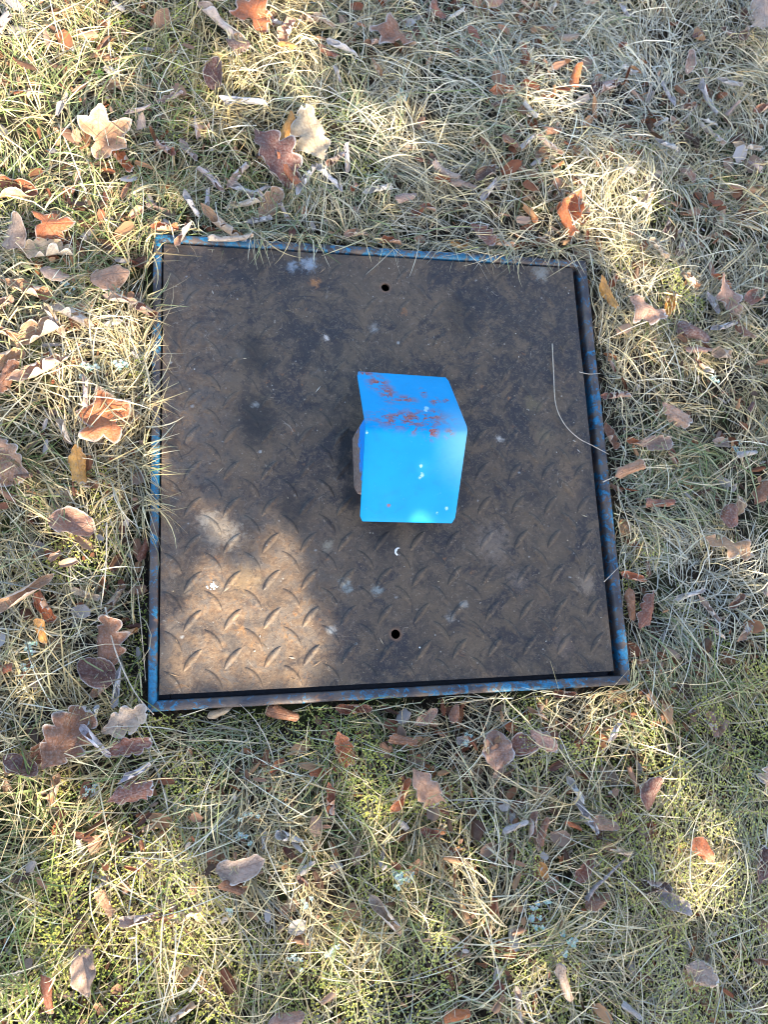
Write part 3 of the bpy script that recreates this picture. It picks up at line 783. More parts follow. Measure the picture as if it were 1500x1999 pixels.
for n, (k, x, y, L, ang, wr, curl, bend, c, frost) in enumerate(LV):
    kk = 'V' if k == 'R' and n % 3 else ('O' if k == 'R' else k)
    if k == 'R' and kk == 'O': wr *= 1.25
    P = back(x, y, 0.0); Lm = L/1010.*(1.06 if k != 'R' else 1.15)
    g_ = bool(k in 'VO' and (n*7) % 3 == 0); sg = 1
    rr = random.Random(n*13+5)
    if k in 'VOMF' and rr.random() < .35: sg = -1                    # edges drooping instead of cupping
    me, pts = leaf_mesh(kk, Lm, wr, (curl*1.7+.35 if k != 'R' and L < 100 else curl*1.15)*sg, bend*1.3*(1 if rr.random() < .7 else -1)*.8, *LC[c], frost*.6, n)
    o = link(NM[k], me)
    tilt = rr.uniform(-.35, .35), rr.uniform(-.35, .35)
    if k == 'R': tilt = rr.uniform(-.15, .15), rr.uniform(-.4, .4)
    Rm = Matrix.Rotation(math.radians(ang-90), 4, 'Z') @ Matrix.Rotation(tilt[0], 4, 'X') @ Matrix.Rotation(tilt[1], 4, 'Y')
    w = pts @ np.array(Rm.to_3x3()).T
    ctr = (w.max(0)+w.min(0))/2
    zg = float(gh(P[0], P[1]))
    on = abs(P[0]) < .43 and abs(P[1]) < .43
    zb = .008 if on else zg+.028+.012*rr.random()+(.006 if k == 'R' else 0)
    o.matrix_world = Matrix.Translation((P[0]-ctr[0], P[1]-ctr[1], zb-w[:, 2].min())) @ Rm
    LEAFPTS.append((P[0], P[1], Lm*.42, zb+.01))
    key = (int(x), int(y)); lab = ANCH[key][1] if key in ANCH else auto_label(k, x, y, L, c, n)
    used.add(lab); setp(o, label=lab, category='leaf', group=GRP)
    if (k in 'VOM' and L > 54 and n % 2 == 0) or key == (200, 814):                   # visible stalk as a part
        r0 = Vector((0, -Lm/2 if kk != 'M' else -Lm*.02, float(pts[:, 2].min()+.004 if kk == 'M' else pts[0, 2])))
        bm = bmesh.new(); rings = []
        bx = rr.uniform(-.3, .3); LL = Lm*rr.uniform(.22, .42)
        for q in range(7):
            t = q/6; cx = r0+Vector((bx*LL*t*t, -LL*t, .0015*math.sin(t*5)+(.0 if kk != 'M' else .001))); rad = .0008+.0006*t**3
            rings.append([bm.verts.new(cx+Vector((rad*math.cos(a), 0, rad*math.sin(a)))) for a in (0, 1.26, 2.51, 3.77, 5.03)])
        for a, b in zip(rings, rings[1:]):
            for i in range(5): bm.faces.new((a[i], a[(i+1) % 5], b[(i+1) % 5], b[i]))
        st = bm_obj('stalk', bm, M_straw if c in ('pt', 'tn', 'yo') else M_bark, o, True)

# ------------------------------------------------------------------ grass, straw, moss
def frostmap(x, y):                                                  # where frost has stayed: the cold right and upper side
    f = .10+.42*np.clip((x+.35)/.9, 0, 1)+.12*np.clip((y-.35)/.4, 0, 1)*(x > -.45)+.18*np.clip((-y-.4)/.4, 0, 1)
    return np.clip(f+(vnoise(x, y, 4.5, 21)-.5)*.9, 0, 1)
def greenmap(x, y):
    g = .06+.04*np.clip((-y-.45)/.3, 0, 1); return np.clip(g+(vnoise(x, y, 5.5, 31)-.55)*.9, 0.02, .9)
def blades(name, n_tuft, per, Lr, wid, pal, lift, seed, spread=.8, frosty=1., zoff=.0, region=(-.95, 1.25, -1.2, 1.4), over=(.085, .012), flat=1., spill=0.):
    R = np.random.default_rng(seed)
    tx = R.uniform(region[0], region[1], n_tuft); ty = R.uniform(region[2], region[3], n_tuft)
    nx_ = int(n_tuft*spill)
    sx = np.concatenate([R.uniform(-.455, -.430, nx_), R.uniform(-.42, .36, nx_)]); sy = np.concatenate([R.uniform(-.10, .40, nx_), R.uniform(.43, .452, nx_)])
    n0 = n_tuft; n_tuft = n_tuft+2*nx_; tx = np.concatenate([tx, sx]); ty = np.concatenate([ty, sy])
    # lean of each tuft: a combed flow field
    th = (vnoise(tx, ty, 3.2, 51)*2-.5)*math.pi*1.6+R.normal(0, .5, n_tuft); lean = R.uniform(.2, 1, n_tuft); th[n0:n0+nx_] = R.normal(0, .7, nx_); th[n0+nx_:] = R.normal(-1.4, .8, nx_)
    cnt = per
    bx = np.repeat(tx, cnt); by = np.repeat(ty, cnt); bt = np.repeat(th, cnt); bl = np.repeat(lean, cnt); N = len(bx)
    tl = np.repeat(R.uniform(.75, 1.2, n_tuft), cnt); tc = np.repeat(R.random(n_tuft), cnt)
    bx = bx+R.normal(0, .014, N); by = by+R.normal(0, .014, N)
    ang = bt+R.normal(0, spread, N)*(1.25-bl*.75)
    L = R.uniform(*Lr, N)*tl*(.6+.4*bl); W = R.uniform(*wid, N)
    # keep bases off the steel
    inx = (bx > -.425) & (bx < .438) & (by > -.433) & (by < .426)
    curv = R.normal(0, 4.2, N)*R.choice([.3, 1, 2.], N)*.1/np.maximum(L, .06); K = 7
    t = np.linspace(0, 1, K)[None]; a = ang[:, None]+curv[:, None]*L[:, None]*t*1.0
    stp = L[:, None]/(K-1); rise = R.uniform(.2, 1, N)*lift
    el = rise[:, None]*(.85-1.7*t)*flat+R.normal(0, .07, (N, K)); el = np.clip(el, -1.1, 1.4)
    dx = np.cos(a)*np.cos(el)*stp; dy = np.sin(a)*np.cos(el)*stp; dz = np.sin(el)*stp
    X = bx[:, None]+np.concatenate([np.zeros((N, 1)), np.cumsum(dx[:, :-1], 1)], 1); Y = by[:, None]+np.concatenate([np.zeros((N, 1)), np.cumsum(dy[:, :-1], 1)], 1)
    base = gh(bx, by)+R.uniform(.0, .026, N)+zoff
    Z = base[:, None]+np.concatenate([np.zeros((N, 1)), np.cumsum(dz[:, :-1], 1)], 1)
    Z = np.maximum(Z, gh(X, Y)+.003+R.uniform(0, .018, N)[:, None])
    # limit how far blades may reach over the steel
    dist_in = np.minimum(np.minimum(X+.4175, .4305-X), np.minimum(Y+.4255, .4185-Y))
    mx = dist_in.max(1); reach = np.where((bx < -.4) & (by > -.15) | (by > .41), over[0]*R.random(N)**1.3, over[1]*R.random(N)**1.5)
    reach = np.where(R.random(N) < .004, .06, reach)
    ok = (~inx) & (mx < reach)
    X, Y, Z, a, W, L, bx, by, tc = [q[ok] for q in (X, Y, Z, a, W, L, bx, by, tc)]; N = len(X); dist_in = dist_in[ok]
    Z = np.where(dist_in > -.012, np.maximum(Z, .0065+R.uniform(0, .012, N)[:, None]), Z)
    for (lx, ly, lr, lz) in LEAFPTS:                                 # most blades pass under a leaf, some lie across it
        m = ((X-lx)**2+(Y-ly)**2 < lr*lr) 
        rows = m.any(1)
        if rows.any():
            idx = np.where(rows)[0]; top_ = R.random(len(idx)) < .15
            sub = Z[idx]; Z[idx] = np.where(m[idx] & ~top_[:, None], np.minimum(sub, lz-.017), np.where(m[idx], np.maximum(sub, lz+.006), sub))
    tw = R.uniform(-.9, .9, N)[:, None]+R.normal(0, 1, N)[:, None]*t
    w = W[:, None]*(1-.88*t**2.2)*(.75+.25*np.minimum(1, t*4))*.5
    nx = -np.sin(a); ny = np.cos(a)
    ox = nx*w*np.cos(tw); oy = ny*w*np.cos(tw); oz = w*np.sin(tw)
    V = np.stack([np.stack([X-ox, Y-oy, Z-oz], -1), np.stack([X+ox, Y+oy, Z+oz], -1)], 2).reshape(-1, 3)
    b0 = (np.arange(N)*K*2)[:, None]+(np.arange(K-1)*2)[None]; F = np.stack([b0, b0+1, b0+3, b0+2], -1).reshape(-1, 4)
    fm = frostmap(bx, by)*frosty; gm = greenmap(bx, by); u = R.random(N)
    P_ = np.array(pal); ci = R.integers(0, len(P_), N); c = P_[ci]*R.choice([.30, .6, .95, 1.15, 1.35], (N, 1) , p=[.20, .2, .24, .22, .14])
    gr = np.array([[.12, .19, .05], [.20, .27, .08], [.30, .35, .14]])[R.integers(0, 3, N)]*R.uniform(.8, 1.2, (N, 1))
    c = np.where((u < gm)[:, None], gr, c)
    fk = np.clip(fm*R.uniform(.05, .95, N)*(1-.35*(by < -.42)), 0, .8)[:, None]
    c = c*(1-fk)+np.array([.64, .67, .62])*fk
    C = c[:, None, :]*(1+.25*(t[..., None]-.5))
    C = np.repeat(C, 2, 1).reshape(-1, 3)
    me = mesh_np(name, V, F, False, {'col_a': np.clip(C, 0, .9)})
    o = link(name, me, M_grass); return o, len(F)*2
straw = [(.56, .44, .21), (.64, .53, .27), (.48, .37, .17), (.68, .59, .38), (.36, .27, .13), (.58, .50, .25)]
tot = 0
o, k = blades('dry_grass', 2900, 13, (.06, .17), (.0015, .0029), straw, 1.0, 3, spill=.011); setp(o, kind='stuff', label='matted pale dry grass blades combed over the ground round the hatch', category='dry grass'); tot += k
o, k = blades('straw_litter', 17000, 1, (.06, .20), (.0013, .0025), [(.66, .55, .32), (.74, .64, .42), (.62, .55, .36), (.70, .66, .54), (.52, .42, .24), (.78, .72, .56)], .7, 5, spread=3., zoff=.010, over=(.08, .02)); setp(o, kind='stuff', label='loose thin straws lying criss-cross on top of the grass', category='straw'); tot += k
o, k = blades('thatch', 15000, 2, (.015, .05), (.0012, .0024), [(.40, .33, .18), (.50, .43, .26), (.30, .24, .13), (.44, .40, .26)], .4, 19, spread=3., zoff=-.004, over=(.01, .003)); setp(o, kind='stuff', label='short broken bits of old straw matted low down between the blades', category='thatch'); tot += k
o, k = blades('short_grass', 1700, 12, (.02, .05), (.0011, .0024), [(.30, .30, .13), (.17, .22, .07), (.48, .40, .22), (.38, .35, .18)], 1.3, 8, spread=1.6, frosty=1.25, over=(.02, .005)); setp(o, kind='stuff', label='short frosted green grass growing beneath the dry straw', category='grass'); tot += k
def moss():
    R = np.random.default_rng(77); N = 260000
    x = R.uniform(-.95, 1.25, N); y = R.uniform(-1.2, 1.4, N)
    d = vnoise(x, y, 6, 61)*.6+vnoise(x, y, 17, 62)*.4+.155*np.clip((-y-.40)/.2, 0, 1)-.08*np.clip((y+.42)/.2, 0, 1)+.05*np.clip((x-.3)/.3,0,1)*(y<0)
    ok = (d > .585) & ~((x > -.425) & (x < .438) & (y > -.433) & (y < .426)); x, y, d = x[ok], y[ok], d[ok]; N = len(x)
    z = gh(x, y)+np.clip(d-.585, 0, .25)*.15+R.uniform(.003, .012, N)
    A = R.uniform(0, 6.28, (N, 1))+np.arange(5)[None]*1.257+R.normal(0, .2, (N, 5)); l = R.uniform(.0014, .0032, (N, 5)); w = l*.26; up = R.uniform(.2, 1.1, (N, 5))
    ca, sa = np.cos(A), np.sin(A); cx, cy, cz = x[:, None], y[:, None], z[:, None]
    hx, hz = np.cos(up)*l, np.sin(up)*l
    p0 = np.stack([cx+0*ca, cy+0*ca, cz+0*ca], -1); m1 = np.stack([cx+ca*hx*.5-sa*w, cy+sa*hx*.5+ca*w, cz+hz*.6], -1); m2 = np.stack([cx+ca*hx*.5+sa*w, cy+sa*hx*.5-ca*w, cz+hz*.6], -1)
    p3 = np.stack([cx+ca*hx, cy+sa*hx, cz+hz*.8], -1)
    V = np.stack([p0, m1, p3, m2], 2).reshape(-1, 3); F = np.arange(len(V)).reshape(-1, 4)
    u = vnoise(x, y, 20, 66)[:, None]; c = np.array([.26, .34, .06])*(1-u)+np.array([.68, .66, .14])*u
    fk = (frostmap(x, y)*R.uniform(0, .5, N))[:, None]; c = (c*(1-fk)+np.array([.42, .50, .48])*fk)*R.uniform(.7, 1.3, (N, 1))
    me = mesh_np('moss', V, F, False, {'col_a': np.repeat(c, 20, 0)}); return link('moss', me, M_moss), len(F)*2
o, k = moss(); setp(o, kind='stuff', label='yellow-green moss cushions under the thin grass, mostly below the hatch', category='moss'); tot += k
def litter():                                                        # torn, bent scraps of leaf sifted between the blades
    R = np.random.default_rng(5); N = 14000; x = R.uniform(-.95, 1.25, N); y = R.uniform(-1.2, 1.4, N)
    ok = ~((x > -.435) & (x < .448) & (y > -.443) & (y < .436)) & (vnoise(x, y, 5, 91)+.12*(y > .1) > R.uniform(.25, .8, N)); x, y = x[ok], y[ok]; N = len(x); z = gh(x, y)+R.uniform(.010, .042, N)
    s = R.uniform(.003, 1, N)**2.0*.015+.0035; th = R.uniform(0, 6.28, N); asp = R.uniform(.3, .9, N); cv = R.uniform(-2.4, 2.4, N); tl = R.normal(0, .35, (N, 2))
    ns, nt = 7, 4; U = np.linspace(-1, 1, ns); T = np.linspace(-1, 1, nt); P = []
    for b, tt in enumerate(T):
        wd = (1-.45*abs(tt)**2)*(1+R.normal(0, .16, N))
        for u in U:
            a = cv*u; px_ = np.where(abs(cv) > .05, np.sin(a)/cv, u)*wd*asp; pz = (1-np.cos(a))/np.where(abs(cv) > .05, cv, 9)*wd*asp
            P.append(np.stack([px_, tt+R.normal(0, .08, N), pz+R.normal(0, .05, N)], -1))
    P = np.stack(P, 1)*s[:, None, None]; P[..., 2] += P[..., 0]*tl[:, :1]+P[..., 1]*tl[:, 1:]
    c_, s_ = np.cos(th)[:, None], np.sin(th)[:, None]
    V = np.stack([x[:, None]+P[..., 0]*c_-P[..., 1]*s_, y[:, None]+P[..., 0]*s_+P[..., 1]*c_, z[:, None]+P[..., 2]], -1)
    V[..., 2] = np.maximum(V[..., 2], gh(V[..., 0], V[..., 1])+.002); V = V.reshape(-1, 3)
    q = np.array([[b*ns+u, b*ns+u+1, (b+1)*ns+u+1, (b+1)*ns+u] for b in range(nt-1) for u in range(ns-1)]); F = (np.arange(N)[:, None, None]*ns*nt+q[None]).reshape(-1, 4)
    c = np.array([LC[k][0] for k in ('br', 'rb', 'tn', 'mv', 'db', 'pk', 'ma', 'gw')])[R.integers(0, 8, N)]*R.uniform(.5, 1.1, (N, 1))
    return link('leaf_litter', mesh_np('leaf_litter', V, F, True, {'col_a': np.repeat(c, ns*nt, 0)}), M_grass)
setp(litter(), kind='stuff', label='brown crumbs of broken leaves sifted down between the grass blades', category='leaf litter')

def grit():                                                          # crumbs of soil, husk and straw lying on the lid
    R = np.random.default_rng(44); N = 420; x = R.uniform(-.39, .39, N); y = R.uniform(-.39, .39, N)
    edge = np.minimum(.4-abs(x), .4-abs(y)); ok = (R.random(N) < .25+.75*np.exp(-edge/.06)) & ~((abs(x-.02) < .12) & (abs(y) < .16)); x, y = x[ok], y[ok]; N = len(x)
    l = R.uniform(.0006, .0022, N)*(1+3.5*(R.random(N) < .22)); w = np.minimum(l*.6, R.uniform(.0004, .0012, N)); a = R.uniform(0, 6.28, N); ca, sa = np.cos(a), np.sin(a)
    V = []
    for u, v, z in ((-1, 0, .3), (0, -1, .2), (1, 0, .3), (0, 1, .2), (0, 0, 1.1)): V.append(np.stack([x+u*l*ca-v*w*sa, y+u*l*sa+v*w*ca, .0012+z*w*.9], -1))
    V = np.stack(V, 1).reshape(-1, 3); F = (np.arange(N)[:, None, None]*5+np.array([[0, 1, 4], [1, 2, 4], [2, 3, 4], [3, 0, 4]])[None]).reshape(-1, 3)
    c = np.array([(.45, .38, .26), (.05, .035, .025), (.30, .20, .12), (.5, .48, .42), (.10, .07, .04)])[R.integers(0, 5, N)]
    return link('grit', mesh_np('grit', V, F, False, {'col_a': np.repeat(c, 5, 0)}), M_herb)
setp(grit(), kind='stuff', label='scattered crumbs of soil, husks and straw bits lying on the steel lid')
# small frosted herbs
HB = [(60, 1272, 1.1, 'above the brown leaves at far left'), (55, 1300, .7, 'lowest at far left beside the straw'), (175, 722, 1.2, 'above the grey leaf roll left of the hatch'), (235, 720, 1.1, 'beside the frame, left of its upper half'), (140, 568, .8, 'right of the long tan oak leaf'), (233, 575, .7, 'on the round pinkish leaf at left'),
      (480, 1592, .8, 'in moss below the hatch'), (475, 1630, .8, 'just above the mauve leaf in the moss'), (175, 1540, .7, 'in straw at lower left'), (770, 1718, 1.3, 'in the bare hollow at bottom centre'), (800, 1708, .9, 'at the right side of the bare hollow'), (605, 1755, .8, 'in thin straw at bottom centre left'), (580, 1865, .8, 'at the bottom among yellow moss'), (650, 1850, .9, 'bottom centre in sunny moss'),
      (1050, 1760, 1., 'left of the grey stick'), (1040, 1800, 1.0, 'below and left of the grey stick'), (1100, 1828, 1.2, 'below the brown leaf at the stick'), (1380, 750, .9, 'right of the hatch below pale leaves'), (1440, 880, .9, 'at far right level with the stalk end'), (915, 1445, .8, 'left of the round leaf with holes'), (780, 195, .9, 'below the flat brown maple leaf'), (195, 147, .7, 'bright green in the sunny straw at upper left'), (440, 1775, .6, 'in moss at lower left'), (1010, 1265, .0, '')]
for i, (px, py, sc, wh) in enumerate(HB):
    if sc == 0: continue
    R = random.Random(900+i); P = back(px, py, -.01); V = []; F = []; C = []; green = (px == 195)
    for st in range(5):
        sx, sy = R.gauss(0, .007)*sc, R.gauss(0, .007)*sc; z0 = .004+R.random()*.01
        for q in range(7):
            a = q*2.4+R.random()*.5; l = R.uniform(.003, .0056)*sc; up = .25+q*.12; cz = z0+q*.0007
            u = Vector((math.cos(a)*math.cos(up), math.sin(a)*math.cos(up), math.sin(up))); s = Vector((-math.sin(a), math.cos(a), .1)); c0 = Vector((sx, sy, cz))+u*.001; b = len(V)
            for (f, w, dz) in ((0, .15, 0), (.35, .85, .0), (.7, 1, -.0004), (1, .45, -.001)):
                for sg in (-1, 1): V.append(c0+u*l*f+s*l*.38*w*sg+Vector((0, 0, dz+.0004*abs(sg))))
            for m in range(3): F.append((b+2*m, b+2*m+1, b+2*m+3, b+2*m+2))
            col = (.16, .36, .05) if green else (R.uniform(.26, .42), R.uniform(.40, .52), R.uniform(.38, .48)); C += [col]*8
    o = link('small_herb', mesh_np('small_herb', [tuple(v) for v in V], F, False, {'col_a': C}), M_herb)
    o.location = (P[0], P[1], float(gh(P[0], P[1]))+.026)
    setp(o, label=('tiny green sprig ' if green else 'tiny frosted blue-green sprig ')+wh.replace('bright green ', ''), category='small plant', group='tiny frosted sprigs in the grass')

# ------------------------------------------------------------------ stalks, twigs, specks
def tube(name, pts, rad, mat, label, cat, taper=.6, seg=6, sub=8, group=None):
    P = [Vector(p) for p in pts]; out = []
    for i in range(len(P)-1):
        p0 = P[max(0, i-1)]; p1 = P[i]; p2 = P[i+1]; p3 = P[min(len(P)-1, i+2)]
        for q in range(sub):
            t = q/sub; out.append(.5*((2*p1)+(p2-p0)*t+(2*p0-5*p1+4*p2-p3)*t*t+(3*p1-p0-3*p2+p3)*t**3))
    out.append(P[-1]); bm = bmesh.new(); rings = []; n = len(out)
    for i, p in enumerate(out):
        d = (out[min(n-1, i+1)]-out[max(0, i-1)]).normalized(); s = d.cross(Vector((0, 0, 1))).normalized(); u = s.cross(d)
        r = rad*(1-(1-taper)*i/(n-1))*(1+.12*math.sin(i*1.7))
        rings.append([bm.verts.new(p+s*r*math.cos(a)+u*r*math.sin(a)) for a in [2*math.pi*k/seg for k in range(seg)]])
    for a, b in zip(rings, rings[1:]):
        for i in range(seg): bm.faces.new((a[i], a[(i+1) % seg], b[(i+1) % seg], b[i]))
    bm.faces.new(rings[0]); bm.faces.new(rings[-1][::-1]); bmesh.ops.recalc_face_normals(bm, faces=bm.faces)
    o = bm_obj(name, bm, mat, None, True); setp(o, label=label, category=cat)
    if group: o['group'] = group
    return o
B_ = lambda *q: [tuple(back(x, y, z)) for x, y, z in q]
tube('dry_stalk', B_((1079, 671, .003), (1082, 735, .004), (1086, 790, .005), (1103, 828, .006), (1130, 855, .007), (1158, 870, .009), (1190, 887, .006)), .0011, M_straw, 'long thin pale stalk curving across the right side of the lid onto the frame', 'stalk')
tube('dry_stalk', B_((1132, 726, .004), (1150, 730, .007), (1172, 729, .006)), .0008, M_straw, 'short pale stalk bridging the gap at the right side of the frame', 'stalk')
tube('dry_stalk', B_((1180, 1136, .004), (1196, 1120, .008), (1216, 1100, .006)), .0008, M_straw, 'short pale straw leaning over the right frame bar near its lower end', 'stalk')
tube('stick', B_((1146, 1756, -.008), (1162, 1733, 0), (1185, 1712, .004), (1220, 1677, .002)), .0052, M_stick, 'grey weathered stick lying in the moss at lower right', 'stick', .3)
tube('twig', B_((1297, 272, .0), (1325, 243, .006), (1362, 206, .008)), .0014, M_stick, 'thin grey twig pointing at the long white leaf roll, upper right', 'twig')
tube('twig', B_((370, 1935, .0), (385, 1912, .006), (396, 1890, .004)), .0022, M_straw, 'short curved pale twig in the straw at lower left', 'twig')
tube('dry_stalk', B_((205, 1185, 0), (225, 1270, .012), (262, 1350, .012), (300, 1395, .004)), .0014, M_straw, 'long straight straw crossing the grass towards the frame\'s lower left corner', 'stalk')
tube('dry_stalk', B_((208, 1020, 0), (206, 1110, .014), (196, 1190, .006)), .0012, M_straw, 'upright pale straw standing left of the frame above the brown oak leaf', 'stalk')
tube('dry_stalk', B_((268, 1150, -.01), (276, 1230, .004), (284, 1330, -.004)), .0008, M_straw, 'thin straw hanging in the hollow along the left frame bar', 'stalk')
for px, py, r, lb in [(415, 1143, .0068, 'small white splash of bird lime on the rusty lower left of the lid'), (820, 1264, .0026, 'white crumb on the lid right of the lower hole')]:
    P = back(px, py); bm = bmesh.new(); R = random.Random(px)
    for k in range(9 if r > .004 else 1):
        q = r*(.72 if k == 0 else R.uniform(.08, .34)); a0 = R.random()*6.28; ox, oy = (0, 0) if k == 0 else (r*R.uniform(.6, 1.5)*math.cos(a0), r*R.uniform(.5, 1.1)*math.sin(a0))
        c = bm.verts.new((ox, oy, q*.16+.0003)); mr = [R.uniform(.72, 1.) for _ in range(18)]
        mid_ = [bm.verts.new((ox+q*.6*mr[i]*math.cos(a), oy+q*.6*mr[i]*math.sin(a), q*.12+.0003)) for i, a in enumerate(np.linspace(0, 6.283, 19)[:-1])]
        rg = [bm.verts.new((ox+q*mr[i]*R.uniform(.8, 1.15)*math.cos(a), oy+q*mr[i]*R.uniform(.8, 1.1)*math.sin(a), .0002)) for i, a in enumerate(np.linspace(0, 6.283, 19)[:-1])]
        for i in range(18): bm.faces.new((c, mid_[i], mid_[(i+1) % 18])); bm.faces.new((mid_[i], rg[i], rg[(i+1) % 18], mid_[(i+1) % 18]))
    o = bm_obj('white_spot', bm, M_lime, None, True); o.location = (P[0], P[1], .0004); setp(o, label=lb, category='spot')
P = back(779, 1077); bm = bmesh.new(); a = []
for t in np.linspace(0, 1, 9):
    th = math.radians(70+220*t); w = .0022*math.sin(math.pi*t)+.0002; a.append([bm.verts.new(((.0058+s*w)*math.cos(th), (.0066+s*w)*math.sin(th), .0006+.001*(s == 0))) for s in (-1, 0, 1)])
for p, q in zip(a, a[1:]):
    for i in range(2): bm.faces.new((p[i], p[i+1], q[i+1], q[i]))
o = bm_obj('husk', bm, M_lime, None, True); o.location = (P[0], P[1], .0005); setp(o, label='tiny white crescent-shaped husk on the lid below the blue cover', category='husk')

# ------------------------------------------------------------------ unseen tree added towards the sun, crown shaped to dapple the light
LIT = [(500, 1570, 150, 60, 0, .5), (850, 1720, 130, 90, 0, .45), (1000, 1880, 150, 80, 0, .45), (900, 1490, 120, 40, 0, .5), (200, 1480, 90, 40, 0, .5),   # sunlit places on the ground, in photo measure: x, y, rx, ry, angle, strength
 (60, 170, 190, 240, 0, .95), (90, 330, 150, 110, -10, .9), (270, 440, 190, 60, -20, .8), (500, 130, 90, 70, 0, .75), (520, 40, 80, 70, 0, .8), (600, 280, 80, 60, 0, .8),
 (700, 215, 150, 40, -8, .9), (760, 250, 170, 60, -15, .7), (240, 640, 130, 100, -20, .85), (70, 640, 130, 120, 0, .6), (60, 560, 90, 50, 0, .6), (220, 800, 110, 90, 0, .75), (320, 760, 30, 190, 0, .5),
 (70, 760, 90, 60, 0, .5), (1060, 170, 70, 60, 0, .85), (1110, 400, 70, 60, 0, .95), (1170, 330, 120, 45, -15, .85), (1240, 420, 90, 50, -20, .85), (1200, 510, 120, 50, -30, .85),
 (1290, 560, 90, 60, 0, .75), (1300, 690, 110, 50, 10, .5), (1390, 700, 40, 30, 0, .8), (1210, 640, 60, 60, 0, .6), (430, 1035, 48, 48, 20, .85), (475, 1185, 120, 100, 20, .96), (565, 1262, 98, 78, 0, .98), (400, 1310, 100, 50, 0, .8),
 (120, 1100, 130, 180, 0, .5), (60, 1290, 80, 90, 0, .6), (60, 1590, 150, 80, -10, .85), (230, 1650, 190, 70, -10, .8), (300, 1820, 220, 90, -20, .97), (120, 1940, 170, 80, 0, .97), (400, 1950, 100, 60, 0, .8), (650, 1880, 120, 90, -20, .97),
 (680, 1980, 80, 40, 0, .8), (600, 1720, 90, 60, -20, .7), (620, 1420, 110, 45, 0, .55), (730, 1510, 60, 90, 0, .55), (1120, 1390, 170, 45, -8, .97), (1250, 1450, 100, 60, -30, .9), (1310, 1540, 90, 50, -30, .85), (1370, 1640, 75, 110, 15, .97), (1330, 1720, 60, 60, 0, .8),
 (1480, 1110, 40, 50, 0, .8), (1400, 1780, 60, 50, 0, .7), (1260, 1830, 70, 40, 0, .6), (1470, 1930, 60, 60, 0, .5), (740, 1620, 50, 50, 0, .6), ]
_p = back(900, 865, .115); _q = to_px(_p-SUNV*(_p[2]/SUNV[2])); LIT.append((float(_q[0]), float(_q[1]), 20, 22, 0, .30))
def lit(x, y):
    px, py = to_px(np.stack([x, y, np.zeros_like(x)], -1)); v = np.where((px > 340) & (px < 1180) & (py > 500) & (py < 1340), .0, .13)
    for cx, cy, rx, ry, a, s in LIT:
        a = math.radians(a); dx = px-cx; dy = py-cy; u = dx*math.cos(a)-dy*math.sin(a); w = dx*math.sin(a)+dy*math.cos(a)
        q = np.clip(1.95-1.4*np.sqrt((u/rx)**2+(w/ry)**2), 0, 1)*s
        if cx < 335 or cx > 1180: q = np.where((px > 335) & (px < 1180) & (py > 480) & (py < 1350), 0, q)
        v = np.maximum(v, q)
    return v
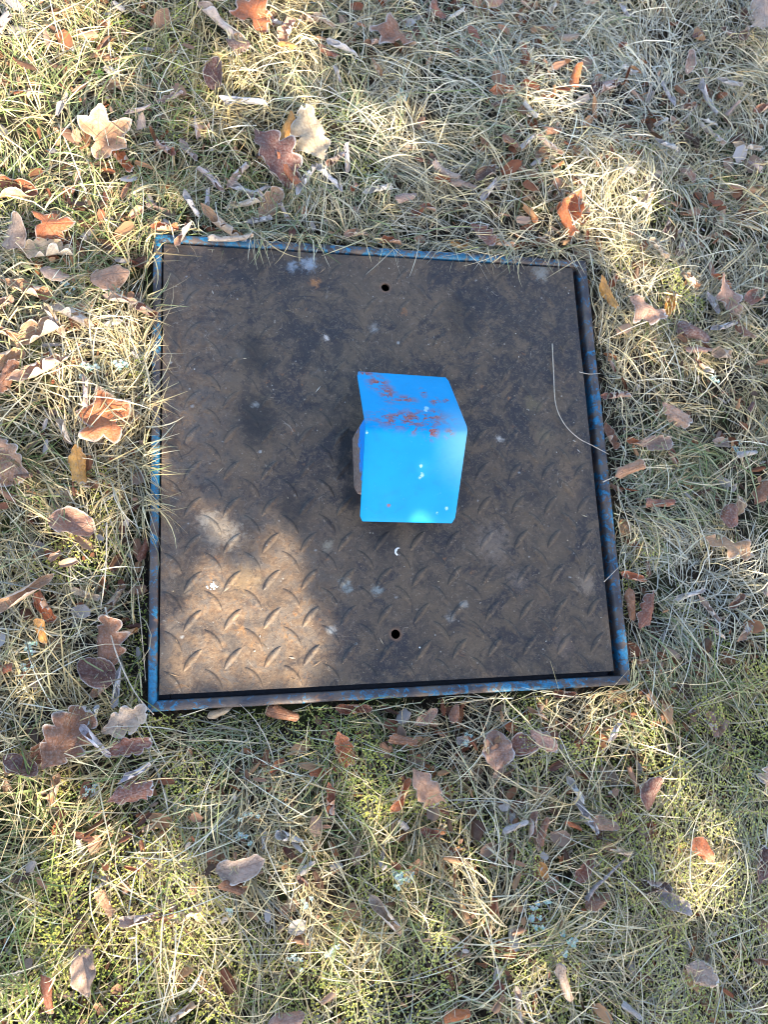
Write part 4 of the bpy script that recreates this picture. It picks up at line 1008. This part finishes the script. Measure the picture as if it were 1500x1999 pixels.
def tree():
    root = bpy.data.objects.new('added_shade_tree', None); COL.objects.link(root); base = Vector((SUNV[0]*5.2, SUNV[1]*5.2-.3, -.04)); root.location = base
    setp(root, label='unseen brown-leaved tree added behind the viewer, crown shaped to dapple the low sun', category='tree')
    R = np.random.default_rng(123); e1 = np.cross(SUNV, [0, 0, 1]); e1 /= np.linalg.norm(e1); e2 = np.cross(e1, SUNV)
    # crown: leaves round the point where the sun's rays to this ground pass, thinner where the photo is sunlit
    N = 60000; d = R.uniform(3.1, 4.6, N); x = R.uniform(-1.6, 1.9, N); y = R.uniform(-2.2, 2.6, N)
    ell = ((x-.15)/1.75)**2+((y-.15)/2.4)**2; p = np.where(ell < 1, 1-lit(x, y), 0)
    keep = R.random(N) < np.clip(p-.03, 0, 1)**2.7*.95
    x, y, d = x[keep], y[keep], d[keep]; N = len(x); C = np.stack([x, y, 0*x], -1)+SUNV*d[:, None]
    nrm = SUNV+R.normal(0, .55, (N, 3)); nrm /= np.linalg.norm(nrm, axis=1)[:, None]; u = np.cross(nrm, R.normal(0, 1, (N, 3))); u /= np.linalg.norm(u, axis=1)[:, None]; v = np.cross(nrm, u)
    l = R.uniform(.018, .042, (N, 1)); prof = [(-1, .0), (-.55, .42), (-.1, .30), (.3, .52), (.75, .34), (1, 0), (.75, -.34), (.3, -.52), (-.1, -.30), (-.55, -.42)]
    V = np.stack([C+u*l*a+v*l*b+nrm*l*.15*abs(b) for a, b in prof], 1)-np.array(base); F = np.arange(N*10).reshape(-1, 10)
    c = np.array(LC['br'][0])*R.uniform(.7, 1.3, (N, 1)); me = mesh_np('crown', V.reshape(-1, 3), F, False, {'col_a': np.repeat(c, 10, 0)})
    o = link('crown', me, M_herb, root)
    # trunk and limbs
    bm = bmesh.new()
    def limb(p0, p1, r0, r1, wob):
        rings = []; n = 9; p0 = Vector(p0); p1 = Vector(p1); d_ = (p1-p0).normalized(); s = d_.orthogonal().normalized(); q = d_.cross(s)
        for i in range(n+1):
            t = i/n; c0 = p0.lerp(p1, t)+s*wob*math.sin(t*5)*t*(1-t)*2+q*wob*math.cos(t*4)*t*(1-t)*2; r = r0+(r1-r0)*t
            rings.append([bm.verts.new(c0+s*r*math.cos(k)+q*r*math.sin(k)) for k in [2*math.pi*z/8 for z in range(8)]])
        for a, b in zip(rings, rings[1:]):
            for i in range(8): bm.faces.new((a[i], a[(i+1) % 8], b[(i+1) % 8], b[i]))
    limb((0, 0, -.1), (0, .1, 1.1), .075, .06, .05); top = Vector((0, .1, 1.1)); rr = random.Random(3)
    link_pts = []
    bm.verts.ensure_lookup_table()
    limb(top, top+Vector((.1, .1, 1.6)), .055, .02, .1)
    me = bpy.data.meshes.new('trunk'); bm.to_mesh(me); bm.free(); link('trunk', me, M_bark, root)
    for k in range(9):
        bm = bmesh.new(); t = rr.uniform(.1, .9); s0 = top+Vector((.1, .1, 1.6))*t; gx, gy = rr.uniform(-1, 1.3), rr.uniform(-1.2, 1.6)
        e = Vector((gx, gy, 0))+Vector(SUNV)*rr.uniform(3.6, 4.4)-base; limb(s0, e, .016*(1.2-t), .003, .12)
        me = bpy.data.meshes.new('branch'); bm.to_mesh(me); bm.free(); link('branch', me, M_bark, root)
tree()
print('grass triangles', tot, 'leaves', len(LV))
